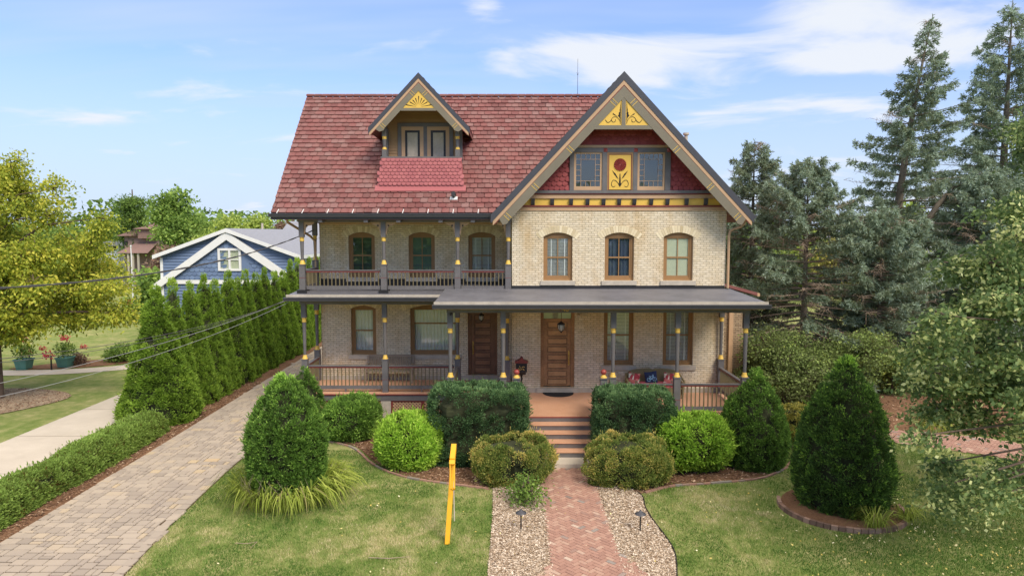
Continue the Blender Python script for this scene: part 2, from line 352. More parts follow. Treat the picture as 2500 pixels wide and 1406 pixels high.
def sheet(name, pts, z, mat, rim=0.0):
    mb = MB(); n = len(pts)
    if rim: mb.prismz(pts, z-rim, z)
    else: mb.add([(x, y, z) for x, y in pts], [tuple(range(n))])
    o = fixn(mb.build(name, mat)); o['kind'] = 'structure'; return o
def area(p): return sum(p[i][0]*p[(i+1) % len(p)][1]-p[(i+1) % len(p)][0]*p[i][1] for i in range(len(p)))/2
def inside(x, y, poly):
    c = np.zeros(np.shape(x), bool); n = len(poly)
    for i in range(n):
        x1, y1 = poly[i]; x2, y2 = poly[(i+1) % n]
        if y1 == y2: continue
        k = ((y1 > y) != (y2 > y)) & (x < (x2-x1)*(y-y1)/(y2-y1)+x1); c ^= k
    return c
def ccw(p): return p if area(p) > 0 else p[::-1]
def smooth(p, closed=False, n=5):
    out = []; m = len(p)
    for i in range(m if closed else m-1):
        a, b_, c, d = (p[(i+k-1) % m] if closed else p[max(0, min(m-1, i+k-1))] for k in range(4))
        for j in range(n):
            t = j/n
            out.append(tuple(.5*((2*b_[q])+(-a[q]+c[q])*t+(2*a[q]-5*b_[q]+4*c[q]-d[q])*t*t+(-a[q]+3*b_[q]-3*c[q]+d[q])*t**3) for q in (0, 1)))
    if not closed: out.append(tuple(p[-1]))
    return out
sheet('sidewalk', [(-40, 9.2), (-12.5, 9.2), (40, 9.2), (40, 10.75), (-12.5, 10.75), (-40, 10.75)], .045, M['concrete'])
sheet('lawn', [(-700, -300), (700, -300), (700, 1400), (-700, 1400)], 0, M['lawn'])

DRV_R = smooth([(-7.35, 10.2), (-7.5, 12.7), (-7.72, 15), (-7.86, 17.5), (-7.92, 19.5), (-7.95, 22), (-7.9, 26), (-7.8, 34), (-7.7, 47)], n=3)
DRV_L = [(-10.95, 10), (-10.95, 14), (-10.97, 20), (-11.05, 27), (-11.25, 47)]
DRIVE = ccw(DRV_L[::-1][::-1]+DRV_R[::-1])
sheet('driveway_bed', DRIVE, .010, M['joint'])
sheet('hedge_mulch_strip', ccw([(-12.45, 10), (-12.45, 47), (-11.17, 47), (-10.97, 27), (-10.9, 20), (-10.87, 14), (-10.87, 10)]), .006, M['mulch'])
sheet('concrete_driveway', ccw([(-16.15, 8), (-16.1, 42.0), (-12.46, 42.0), (-12.46, 8)]), .022, M['concrete'])
jm = MB()
for yy in (14.9, 18.3, 21.8, 25.2, 28.7, 32.2): jm.box(-16.1, -12.48, yy, yy+.02, .0232, .0236)
sheet_j = jm.build('driveway_joints', M['joint']); sheet_j['kind'] = 'structure'
WALK = smooth([(-30, 32.6), (-26, 32.55), (-22, 32.8), (-19.5, 33.9), (-17.5, 36.5), (-16.6, 38.6)], n=4)
wl = WALK; wr = [(x+.2, y-1.25) if x < -20 else (x+1.0, y-1.0) for x, y in wl]
sheet('garden_walk', ccw(wl+wr[::-1]), .016, M['concrete'])
sheet('garden_path_end', ccw(smooth([(-20.3, 39.5), (-18.6, 42), (-16.5, 42), (-16.5, 37.2), (-18.4, 37.3), (-19.9, 38.2)], True, 3)), .012, M['concrete'])
NB = ccw(smooth([(-24.6, 32.9), (-22.8, 34.7), (-20.5, 36.0), (-18.7, 36.9), (-18.3, 36.3), (-19.8, 34.2), (-22, 33.0)], True, 3))
sheet('neighbour_mulch_bed', NB, .024, M['mulch'])
cx, cy = -20.6, 26.3
TB = [(cx+2.7*math.cos(a)*(1+.1*math.sin(3*a)), cy+2.5*math.sin(a)*(1+.08*math.cos(2*a+1))) for a in np.linspace(0, 2*math.pi, 28)[:-1]]
sheet('tree_mulch_ring', TB, .028, M['woodchip'])
# front beds
BEDL = ccw(smooth([(-7.2, 22.6), (-6.8, 21.9), (-5.9, 21.4), (-4.85, 20.75), (-3.9, 19.2), (-2.9, 18.2), (-1.9, 17.75), (-.6, 17.3)], n=4)+[(.8, 17.0), (.8, 20.4), (-2.2, 20.4), (-2.2, 23.4), (-7.2, 23.4)])
BEDR = ccw([(2.18, 20.4), (2.18, 17.0)]+smooth([(3.3, 16.9), (4.2, 17.5), (5.5, 17.75), (6.7, 18.1), (7.7, 19.0), (8.5, 20.4), (10, 22)], n=4)+[(12, 24), (12, 30), (7.6, 30), (7.6, 20.4)])
sheet('flower_bed_left', BEDL, .016, M['mulch']); sheet('flower_bed_right', BEDR, .016, M['mulch'])
STRL = ccw([(-.44, 10), (-.47, 13), (-.45, 15.5), (-.5, 17.6), (.84, 17.6), (.84, 10)])
STRR = ccw([(2.13, 10), (2.13, 17.4), (3.0, 17.4)]+smooth([(3.28, 16.7), (3.2, 16.0), (3.24, 15.2), (3.36, 14.0), (3.3, 13.3), (3.15, 12.6), (3.0, 11.5)], n=3)+[(2.9, 10)])
sheet('woodchip_strip_left', STRL, .020, M['woodchip']); sheet('woodchip_strip_right', STRR, .020, M['woodchip'])
SPM = ccw(smooth([(8.6, 23.2), (10.5, 22.6), (13.5, 22.4), (17, 21.5), (24, 20.5), (30, 24), (32, 34), (20, 37), (9, 34)], True, 4))
sheet('spruce_mulch_bed', SPM, .012, M['mulch'])
PATH = ccw([(.83, 18.9), (.83, 13.9), (.80, 13.3), (.62, 12.8), (.2, 12.3), (-.6, 11.8), (-.6, 10.8), (3.6, 10.8), (3.6, 11.9), (3.0, 12.3), (2.55, 12.9), (2.24, 13.6), (2.14, 14.2), (2.14, 18.9)])
sheet('brick_path_bed', PATH, .026, M['brickjoint'])
SIDEP = ccw([(9.6, 21.6), (12.0, 21.2), (14.2, 19.9), (16.0, 18.0), (18, 15.0), (20, 16), (17.8, 19.3), (15.3, 21.6), (12.6, 22.6), (9.6, 22.9)])
sheet('side_path_bed', SIDEP, .018, M['brickjoint'])

M['path_brick'] = tinted('herringbone_brick', [(0, S(118, 98, 90)), (.16, S(148, 138, 130)), (.24, S(154, 118, 104)), (.6, S(168, 130, 114)), (.82, S(178, 146, 128)), (1, S(196, 178, 160))], .85, bmp=.5, scale=40)
def herring(poly, z, w=.1, ang=math.pi/4, gap=.004, name='brick_path'):
    xs = [p[0] for p in poly]; ys = [p[1] for p in poly]; cx = sum(xs)/len(xs); cy = sum(ys)/len(ys)
    R = int(max(max(xs)-min(xs), max(ys)-min(ys))/w)+4
    ca, sa = math.cos(ang), math.sin(ang); C = []
    for r in range(-R, R):
        for k in range(-R//4-1, R//4+1):
            x = 4*k+(r % 4)
            C.append((x+1, r+.5, 2, 1)); C.append((x+2.5, r, 1, 2))
    C = np.array(C, float)*w; px = cx+C[:, 0]*ca-C[:, 1]*sa; py = cy+C[:, 0]*sa+C[:, 1]*ca
    k = inside(px, py, poly); C = C[k]; px = px[k]; py = py[k]; n = len(px)
    hx = C[:, 2]/2-gap; hy = C[:, 3]/2-gap
    zz = z+RNG.uniform(-.002, .003, n); rot = ang+RNG.normal(0, .012, n); V = []
    for s, t in ((-1, -1), (1, -1), (1, 1), (-1, 1)):
        for zc in (0, 1):
            lx = hx*s*(1 if not zc else .97); ly = hy*t*(1 if not zc else .96)
            V.append(np.stack([px+lx*np.cos(rot)-ly*np.sin(rot), py+lx*np.sin(rot)+ly*np.cos(rot), zz-.02*(1-zc)], 1))
    V = np.stack(V, 1).reshape(-1, 3); b = np.arange(n)[:, None]*8
    Q = np.concatenate([b+np.array(q) for q in ([1, 3, 5, 7], [0, 2, 3, 1], [2, 4, 5, 3], [4, 6, 7, 5], [6, 0, 1, 7])])
    o = raw(name, V, Q, M['path_brick'], np.repeat(RNG.beta(3.4, 3.2, n), 8)); o['kind'] = 'structure'; return o
herring(PATH, .040); herring(SIDEP, .034, name='side_path')

M['paver'] = tinted('tumbled_paver', [(0, S(148, 136, 124)), (.35, S(166, 153, 138)), (.7, S(176, 162, 145)), (.94, S(186, 166, 134)), (1, S(188, 158, 122))], .85, bmp=.5, scale=30, dirt=(.5, S(150, 138, 128), .5))
def pavers():
    g = .135; x0, x1, y0, y1 = -11.65, -7.2, 10.4, 46.5
    nx, ny = int((x1-x0)/g), int((y1-y0)/g); used = np.zeros((nx, ny), bool); rnd = random.Random(3)
    rects = []
    for j in range(ny):
        for i in range(nx):
            if used[i, j]: continue
            w, h = rnd.choice([(2, 2), (2, 2), (2, 1), (3, 2), (2, 2), (1, 2), (3, 2)])
            if i+w > nx or j+h > ny or used[i:i+w, j:j+h].any():
                w, h = (1, 2) if j+2 <= ny and not used[i, j:j+2].any() else (1, 1)
            used[i:i+w, j:j+h] = True; rects.append((x0+i*g, y0+j*g, w*g, h*g))
    R = np.array(rects); cx_ = R[:, 0]+R[:, 2]/2; cy_ = R[:, 1]+R[:, 3]/2
    k = inside(cx_-.02, cy_, DRIVE) & inside(cx_+.08, cy_, DRIVE) & inside(cx_-.08, cy_, DRIVE); R = R[k]
    # a border course of single pavers down each side
    B = []
    for e, s in ((DRV_R, -1), (DRV_L, 1)):
        for yy in np.arange(10.6, 46, .31):
            xx = np.interp(yy, [p[1] for p in e], [p[0] for p in e]); B.append((xx+(s*.02 if s > 0 else -.24), yy, .22, .30))
    R = np.concatenate([R, np.array(B)]); n = len(R); V = []; zz = .032+RNG.uniform(-.003, .003, n)
    zz[-len(B):] += .004
    for s, t in ((0, 0), (1, 0), (1, 1), (0, 1)):
        for zc in (0, 1):
            gp = .009+.009*zc+RNG.uniform(0, .004, n)
            V.append(np.stack([R[:, 0]+s*R[:, 2]+gp*.75*(1-2*s), R[:, 1]+t*R[:, 3]+(gp+.007)*(1-2*t), zz-.018*(1-zc)], 1))
    V = np.stack(V, 1).reshape(-1, 3); b = np.arange(n)[:, None]*8
    Q = np.concatenate([b+np.array(q) for q in ([1, 3, 5, 7], [0, 2, 3, 1], [2, 4, 5, 3], [4, 6, 7, 5], [6, 0, 1, 7])])
    o = raw('paver_driveway', V, Q, M['paver'], np.repeat(RNG.beta(2.4, 2.6, n), 8)); o['kind'] = 'structure'
pavers()

# edging: brick course round the beds, black strip along the right chips
def edging(pts, z, w, h, seg, mat, name, label, tintr=(0, 1)):
    mb = MB(); rnd = random.Random(5); P = [Vector((x, y, 0)) for x, y in pts]
    L = [0]
    for i in range(1, len(P)): L.append(L[-1]+(P[i]-P[i-1]).length)
    s = 0
    def pos(d): return Vector((np.interp(d, L, [p.x for p in P]), np.interp(d, L, [p.y for p in P]), 0))
    while s+seg < L[-1]:
        a = pos(s+.004); b_ = pos(s+seg-.006); zz = z+rnd.uniform(-.006, .006)
        mb.slab(a+Vector((0, 0, zz)), b_+Vector((0, 0, zz)), w, h, 0, rnd.uniform(*tintr)); s += seg
    o = mb.build(name, mat); return tag(o, label, 'edging')
edging(smooth([(-6.8, 21.8), (-5.9, 21.3), (-4.9, 20.6), (-3.95, 19.05), (-2.95, 18.1), (-1.9, 17.65), (-.55, 17.2)], n=8), .02, .065, .05, .2, M['path_brick'], 'brick_edging', 'low red brick edging curving along the shrub bed left of the steps', (.1, .55))
edging(smooth([(3.4, 16.95), (4.2, 17.4), (5.5, 17.65), (6.75, 18.0), (7.8, 18.9), (8.6, 20.3)], n=8), .02, .065, .05, .2, M['path_brick'], 'brick_edging', 'low red brick edging curving along the shrub bed right of the steps', (.1, .55))
edging(smooth([(3.2, 17.0), (3.28, 16.6), (3.22, 16.0), (3.26, 15.2), (3.38, 14.0), (3.32, 13.3), (3.17, 12.6), (3.02, 11.5)], n=8), .022, .022, .045, .12, M['black'], 'edging_strip', 'black plastic edging strip between right wood chips and lawn')
RC = (7.9, 15.95); M['ringbrick'] = tinted('old_ring_brick', [(0, S(104, 84, 72)), (.5, S(136, 106, 90)), (1, S(160, 132, 114))], .9, bmp=.8, scale=30)
edging([(RC[0]+1.40*math.cos(a), RC[1]+1.34*math.sin(a)) for a in np.linspace(math.pi*.86, math.pi*2.02, 40)], .05, .085, .12, .15, M['ringbrick'], 'brick_edging', 'raised brick ring around the big dark cone shrub on the lawn', (0, 1))
mb = MB(); mb.prismz([(RC[0]+1.35*math.cos(a), RC[1]+1.29*math.sin(a)) for a in np.linspace(0, 2*math.pi, 33)[:-1]], .003, .06)
o = mb.build('ring_soil', M['mulch']); o['kind'] = 'structure'
# loose chips and grass blades: nobody could count them
def chips(name, polys, dens, size, z, mat, label):
    P = []
    for poly in polys:
        xs = [p[0] for p in poly]; ys = [p[1] for p in poly]; A = (max(xs)-min(xs))*(max(ys)-min(ys)); n = int(A*dens)
        x = RNG.uniform(min(xs), max(xs), n); y = RNG.uniform(min(ys), max(ys), n); k = inside(x, y, poly); P.append(np.stack([x[k], y[k]], 1))
    P = np.concatenate(P); n = len(P); a = RNG.uniform(0, math.pi, n); l = RNG.uniform(.4, 1, n)*size; w = l*RNG.uniform(.18, .45, n)
    ex = np.stack([np.cos(a)*l, np.sin(a)*l, RNG.normal(0, .22, n)*l], 1)/2; ey = np.stack([-np.sin(a)*w, np.cos(a)*w, RNG.normal(0, .3, n)*w], 1)/2
    c = np.concatenate([P, (z+RNG.uniform(.004, .02, n))[:, None]], 1)
    V = np.stack([c-ex-ey, c+ex-ey, c+ex+ey, c-ex+ey], 1).reshape(-1, 3)
    o = raw(name, V, np.arange(4*n).reshape(-1, 4), mat, np.repeat(RNG.random(n), 4)); o['kind'] = 'stuff'; o['label'] = label; o['category'] = 'mulch'
M['chip'] = tinted('wood_chip', [(0, S(112, 90, 70)), (.25, S(158, 134, 110)), (.6, S(198, 178, 154)), (1, S(228, 214, 196))], .85)
M['bark'] = tinted('bark_chip', [(0, S(76, 52, 40)), (.4, S(120, 88, 68)), (.8, S(160, 128, 102)), (1, S(196, 168, 142))], .9)
chips('wood_chips', [[(x, max(y, 12.0)) for x, y in STRL], [(x, max(y, 12.0)) for x, y in STRR]], 2200, .062, .02, M['chip'], 'pale wood chips strewn in strips both sides of the brick path')
chips('bark_mulch', [BEDL, BEDR, ccw([(-12.4, 12), (-12.4, 30), (-11.1, 30), (-10.98, 12)]), TB], 330, .08, .02, M['bark'], 'brown bark mulch under the shrubs and along the drive')
chips('bark_litter', [SPM], 60, .13, .012, M['bark'], 'brown needle and bark litter below the spruces')
M['grassblade'] = tinted('grass_blade', [(0, S(206, 192, 150)), (.25, S(176, 174, 116)), (.5, S(130, 150, 76)), (.8, S(100, 132, 54)), (1, S(80, 114, 44))], .8, trans=.3)
def grass():
    n = 720000; y = RNG.uniform(0, 1, n)**1.35*17+10.8; x = RNG.uniform(-8.2, 20, n)
    lx = np.where(x < 2, 1, 1); k = (np.abs(x) < y*.80+2.5+RNG.normal(0, .8, n)) & (y < 26-RNG.random(n)*4)
    k &= ~inside(x, y, DRIVE) & ~inside(x, y, PATH) & ~inside(x, y, STRL) & ~inside(x, y, STRR) & ~inside(x, y, BEDL) & ~inside(x, y, BEDR) & ~inside(x, y, SIDEP) & ~inside(x, y, SPM)
    k &= ((x-RC[0])/1.5)**2+((y-RC[1])/1.4)**2 > 1
    k &= ~((y > 20.4) & (x > -7.5) & (x < 7.6)); k &= ~((x > -.45) & (x < 3.3) & (y < 19))
    x = x[k]; y = y[k]; n = len(x)
    pat = np.zeros(n)
    for sc_, am in ((2.2, .35), (.9, .40), (.38, .38), (.17, .30)):      # straw patches of several sizes
        g_ = RNG.random((220, 220)); a_ = (x+12)/sc_; b_ = (y-8)/sc_*.8; i_ = a_.astype(int) % 219; j_ = np.abs(b_).astype(int) % 219; fa = a_ % 1; fb = b_ % 1; fa = fa*fa*(3-2*fa); fb = fb*fb*(3-2*fb)
        pat += am*((g_[i_, j_]*(1-fa)+g_[i_+1, j_]*fa)*(1-fb)+(g_[i_, j_+1]*(1-fa)+g_[i_+1, j_+1]*fa)*fb-.5)
    dry = np.clip(.26+2.0*pat, 0, 1); L = RNG.uniform(.03, .07, n); a = RNG.uniform(0, 2*math.pi, n); le = RNG.uniform(.2, 1., n)*L*.9
    w = RNG.uniform(.004, .009, n); c = np.stack([x, y, np.full(n, .0)], 1)
    s = np.stack([-np.sin(a)*w, np.cos(a)*w, np.zeros(n)], 1); tip = c+np.stack([np.cos(a)*le, np.sin(a)*le, L*.8], 1)
    V = np.stack([c-s, c+s, tip], 1).reshape(-1, 3); t = np.clip(1.02-dry+RNG.normal(0, .13, n), 0, 1)
    o = raw('lawn_grass', V, np.arange(3*n).reshape(-1, 3), M['grassblade'], np.repeat(t, 3)); o['kind'] = 'stuff'; o['label'] = 'short mottled green and straw lawn grass in front of the house'; o['category'] = 'grass'
grass()
M['fallen'] = tinted('fallen_leaf', [(0, S(196, 170, 80)), (.6, S(214, 196, 120)), (1, S(236, 226, 190))], .8)
def litter():
    n = 700; x = RNG.normal(9.2, 1.9, n); y = RNG.normal(14.4, 1.9, n); x2 = RNG.uniform(-6, 8, 90); y2 = RNG.uniform(12.6, 17, 90)
    x = np.concatenate([x, x2]); y = np.concatenate([y, y2]); n = len(x); a = RNG.uniform(0, 6.3, n); l = RNG.uniform(.015, .034, n)
    c = np.stack([x, y, RNG.uniform(.035, .06, n)], 1); e = np.stack([np.cos(a)*l, np.sin(a)*l, RNG.normal(0, .01, n)], 1); f = np.stack([-np.sin(a)*l*.5, np.cos(a)*l*.5, RNG.normal(0, .008, n)], 1)
    V = np.stack([c-e, c-f, c+e, c+f], 1).reshape(-1, 3)
    o = raw('fallen_leaves', V, np.arange(4*n).reshape(-1, 4), M['fallen'], np.repeat(RNG.random(n), 4)); o['kind'] = 'stuff'; o['label'] = 'scattered small yellow leaves fallen on the right lawn'; o['category'] = 'leaves'
litter()
# ------------------------------------------------------------------ the house
YA, YB = 23.6, 25.7; XA1 = 7.38; XB0 = -7.23
K = 1.065                                            # roof pitch
GXc, GZ, GY = 3.68, 11.85, 22.9                      # cross gable ridge
EY, EZ, RY = 23.15, 7.28, 27.6; RZ = EZ+K*(RY-EY)    # main roof
FL = 1.05
H = thing('brick_house', 'large cream brick house with red slate roof, gable, dormer and wrapped porches', 'house', (0, 26, 0))

def opening_wall(mb, x0, x1, z0, z1, Y, ops, depth=.16):
    "front wall with real openings; ops = (xa, xb, za, spring, rise)"
    xs = sorted({x0, x1, *[o[0] for o in ops], *[o[1] for o in ops]}); zs = sorted({z0, z1, *[o[2] for o in ops], *[o[3] for o in ops], *[o[3]+o[4] for o in ops]})
    for i in range(len(xs)-1):
        for j in range(len(zs)-1):
            cx_, cz_ = (xs[i]+xs[i+1])/2, (zs[j]+zs[j+1])/2
            if any(o[0] < cx_ < o[1] and o[2] < cz_ < o[3]+o[4] for o in ops): continue
            mb.add([(xs[i], Y, zs[j]), (xs[i+1], Y, zs[j]), (xs[i+1], Y, zs[j+1]), (xs[i], Y, zs[j+1])], [(0, 1, 2, 3)])
    for xa, xb, za, sp, ri in ops:
        arc = archpts(xa, xb, sp, ri); top = sp+ri
        for i in range(len(arc)-1):
            (ax, az_), (bx, bz) = arc[i], arc[i+1]
            if ri > 0: mb.add([(ax, Y, az_), (bx, Y, bz), (bx, Y, top), (ax, Y, top)], [(0, 1, 2, 3)])
            mb.add([(ax, Y, az_), (bx, Y, bz), (bx, Y+depth, bz), (ax, Y+depth, az_)], [(3, 2, 1, 0)])
        for x in (xa, xb): mb.add([(x, Y, za), (x, Y+depth, za), (x, Y+depth, sp), (x, Y, sp)], [(0, 1, 2, 3)])
        mb.add([(xa, Y, za), (xb, Y, za), (xb, Y+depth, za), (xa, Y+depth, za)], [(0, 1, 2, 3)])
def archpts(xa, xb, sp, ri, n=10):
    if ri <= 0: return [(xa, sp), (xb, sp)]
    hw = (xb-xa)/2; R = (hw*hw+ri*ri)/(2*ri); cx_ = (xa+xb)/2; cz_ = sp+ri-R; a0 = math.asin(hw/R)
    return [(cx_+R*math.sin(a0*(2*i/n-1)), cz_+R*math.cos(a0*(2*i/n-1))) for i in range(n+1)]

def win(u0, u1, vt, vb, Y, rise=.14, style='blind', arch=True, sill=True, rail=None, munt=True, label=None, recess=.11):
    a = at(u0, vt, Y); b = at(u1, vb, Y); return dict(xa=a.x, xb=b.x, za=b.z, sp=a.z-rise, rise=rise, Y=Y, style=style, arch=arch, sill=sill, rail=rail, munt=munt, label=label, recess=recess)
WINS = [
 win(1327, 1397, 568, 685, YA, style='blind', label='arched sash window with white blinds, above the oak front door'),
 win(1477, 1547, 568, 685, YA, style='drape', label='arched sash window with dark blue drapes in the upper storey'),
 win(1621, 1691, 568, 685, YA, style='shade', label='arched sash window with pale drawn shade in the upper storey'),
 win(850, 916, 567, 677, YB, style='blinddark', label='arched balcony window with dim blinds at the left corner'),
 win(997, 1062, 567, 677, YB, style='greenshade', label='arched balcony window with dull green shade'),
 win(1143, 1209, 567, 677, YB, style='blind', label='arched balcony window with half-open white blinds next to gable wing'),
 win(856, 919, 746, 866, YB, rise=.12, style='sheer', munt=False, label='tall porch window with sheer curtains left of the picture window'),
 win(1001, 1121, 744, 866, YB, rise=.14, style='sheer', munt=False, rail=.34, label='wide picture window with white sheer curtains'),
 win(1475, 1546, 742, 892, YA, rise=.12, style='blind', munt=False, label='tall porch window with blinds next to the front door'),
 win(1620, 1691, 742, 892, YA, rise=.12, style='blind', munt=False, label='tall porch window with blinds near the right porch corner')]
d1 = at(1320, 742, YA); d2 = at(1402, 945, YA); DOORA = (d1.x, d2.x, FL+.17, 4.0, .12)
e1 = at(1142, 765, YB); e2 = at(1214, 913, YB); DOORB = (e1.x, e2.x, FL+.17, 3.62, .06)
WT = 7.43
def ops(Y): return [(w['xa'], w['xb'], w['za'], w['sp'], w['rise']) for w in WINS if w['Y'] == Y]
mb = MB(); opening_wall(mb, 0, XA1, .45, WT, YA, ops(YA)+[DOORA])
mb.add([(0, YA, .45), (0, YB, .45), (0, YB, WT), (0, YA, WT)], [(0, 1, 2, 3)])
mb.add([(XA1, YA, .45), (XA1, 33.2, .45), (XA1, 33.2, WT), (XA1, YA, WT)], [(0, 1, 2, 3)])
mb.add([(XB0, 31.6, .45), (XB0, 31.6, WT), (XA1, 31.6, WT), (XA1, 31.6, .45)], [(0, 1, 2, 3)])
mb.add([(XB0, YB, WT), (0, YB, WT), (0, YA, WT), (XA1, YA, WT), (XA1, 31.6, WT), (XB0, 31.6, WT)], [tuple(range(6))])
mb.build('wall', M['brick'], H)['label'] = 'sunlit cream brick wall of the gable wing'
mb = MB(); opening_wall(mb, XB0, 0, .45, WT, YB, ops(YB)+[DOORB])
mb.add([(XB0, YB, .45), (XB0, 31.6, .45), (XB0, 31.6, WT), (XB0, YB, WT)], [(0, 1, 2, 3)])
mb.prismx([(YB, WT), (31.6, WT), (RY+.5, RZ-.9), (RY-.4, RZ-.9)], XB0, XB0+.1)
mb.build('wall', M['brick'], H)['label'] = 'cream brick wall set back behind the balcony and left porch'
# rooms behind the glass: floors keep the daylight of one storey out of the next
mb = MB(); mb.box(XB0+.1, -.1, YB+1.2, YB+1.25, .5, WT-.1); mb.box(.1, XA1-.1, YA+1.3, YA+1.35, .5, WT-.1); mb.box(XB0+.1, XA1-.1, YB+.2, 31, 4.6, 4.75)
mb.box(.1, XA1-.1, YA+.2, YB+.15, 4.6, 4.75)
mb.build('interior_wall', M['room'], H)
mb = MB()
for (x0, x1, Y) in ((-.03, XA1+.04, YA), (XB0-.04, -.031, YB)):
    n = int((x1-x0)/.62)
    for i in range(n):
        xa = x0+(x1-x0)*i/n; xb = x0+(x1-x0)*(i+1)/n-.012; mb.box(xa, xb, Y-.035-.006*((i*7) % 3), Y+.2, FL-.05, FL+.155, 0, 0)
    mb.box(x0+.02, x1-.02, Y-.02, Y+.2, 0, FL-.052)
mb.build('foundation', M['stone'], H)

def arch_bricks(mb, xa, xb, sp, ri, Y):
    hw = (xb-xa)/2; R = (hw*hw+ri*ri)/(2*ri); cx_ = (xa+xb)/2; cz_ = sp+ri-R; a0 = math.asin(min(1, hw/R))*1.30
    n = int(2*a0*R/.078); rnd = random.Random(int(xa*100))
    for i in range(n):
        t0 = a0*(2*(i+.06)/n-1); t1 = a0*(2*(i+.94)/n-1); ro = R+.235
        ri_ = R+.004
        mb.prism([(cx_+r*math.sin(t), cz_+r*math.cos(t)) for r, t in ((ri_, t0), (ri_, t1), (ro, t1), (ro, t0))], Y-.012, Y+.01, 0, rnd.random())
def make_window(w):
    xa, xb, za, sp, ri, Y = (w[k] for k in ('xa', 'xb', 'za', 'sp', 'rise', 'Y')); top = sp+ri; yf = Y+w['recess']; fw = .10
    t = MB()                                             # outer frame, arched head filled with wood down to the sash
    t.box(xa, xa+fw, yf, yf+.07, za, sp); t.box(xb-fw, xb, yf, yf+.07, za, sp); t.box(xa+fw, xb-fw, yf, yf+.07, za, za+.10)
    ap = archpts(xa, xb, sp, ri); zi = sp-.02 if ri else sp-fw
    t.prism([(xb, sp), (xb-fw, sp), (xb-fw, zi), (xa+fw, zi), (xa+fw, sp), (xa, sp)]+ap[1:-1], yf, yf+.07)
    ap2 = archpts(xa+.015, xb-.015, sp-.005, max(.02, ri-.015))
    for i in range(len(ap2)-1): t.slab((ap2[i][0], yf-.008, ap2[i][1]-.02), (ap2[i+1][0], yf-.008, ap2[i+1][1]-.02), .03, .035)
    fr = t.build('window', M['brown'], H)
    if w['label']: fr['label'] = w['label']
    g = MB(); x0, x1, z0, z1 = xa+fw, xb-fw, za+.10, zi
    ys = yf+.022; sw = .045
    g.box(x0, x0+sw, ys, ys+.035, z0, z1); g.box(x1-sw, x1, ys, ys+.035, z0, z1); g.box(x0+sw, x1-sw, ys, ys+.035, z1-sw, z1); g.box(x0+sw, x1-sw, ys, ys+.035, z0, z0+sw+.02)
    zm = z0+(z1-z0)*(.5 if w['rail'] is None else 1-w['rail']); g.box(x0+sw, x1-sw, ys-.006, ys+.035, zm-.025, zm+.025)
    if w['munt']: g.box((x0+x1)/2-.014, (x0+x1)/2+.014, ys+.004, ys+.03, z0+sw+.02, z1-sw)
    g.build('sash', M['brown'], fr)
    p = MB(); p.add([(x0+.02, ys+.02, z0+.02), (x1-.02, ys+.02, z0+.02), (x1-.02, ys+.02, z1-.02), (x0+.02, ys+.02, z1-.02)], [(0, 1, 2, 3)]); p.build('glass_pane', M['glass'], fr)
    b = MB(); s = w['style']; yb = ys+.055
    if s.startswith('blind'):
        z = z0+.03
        while z < z1-.03:
            b.slab(((x0+.03), yb, z), ((x1-.03), yb, z), .046 if s == 'blind' else .034, .004, up=(0, .86, .5)); z += .05
        if s == 'blind':
            for f in (.22, .80): b.box(x0+(x1-x0)*f-.02, x0+(x1-x0)*f+.02, yb-.03, yb-.026, z0+.02, z1-.02)
        b.build('blinds', M['blind'] if s == 'blind' else M['shade_g'], fr)
    elif s in ('shade', 'greenshade'):
        yb = ys+.038
        b.box(x0+.02, x1-.02, yb, yb+.01, z0+.01, z1-.01); b.build('roller_shade', M['shade'] if s == 'shade' else M['shade_g'], fr)
    else:
        rnd = random.Random(int(xa*50)); n = int((x1-x0)/.028); pts = []
        for i in range(n+1): pts.append((x0+.01+(x1-x0-.02)*i/n, yb+.03+.022*math.sin(i*1.35+rnd.random())))
        za_ = z0+.02; zb_ = z1-.02 if s == 'sheer' else z1-.04
        for i in range(n):
            if s == 'drape' and abs((i+.5)/n-.5) < .03: continue
            (xa_, ya_), (xb_, yb_) = pts[i], pts[i+1]; b.add([(xa_, ya_, za_), (xb_, yb_, za_), (xb_, yb_, zb_), (xa_, ya_, zb_)], [(0, 1, 2, 3)])
        b.build('curtain', M['curtain'] if s == 'sheer' else M['curtain_d'], fr)
    if w['sill']:
        q = MB(); e = .10; q.box(xa-e, xb+e, Y-.06, Y+w['recess']+.02, za-.155, za-.004); q.build('sill', M['stone'], fr)
    if w['arch']:
        q = MB(); arch_bricks(q, xa, xb, sp, ri, Y); q.build('brick_arch', M['voussoir'], fr)
for w in WINS: make_window(w)

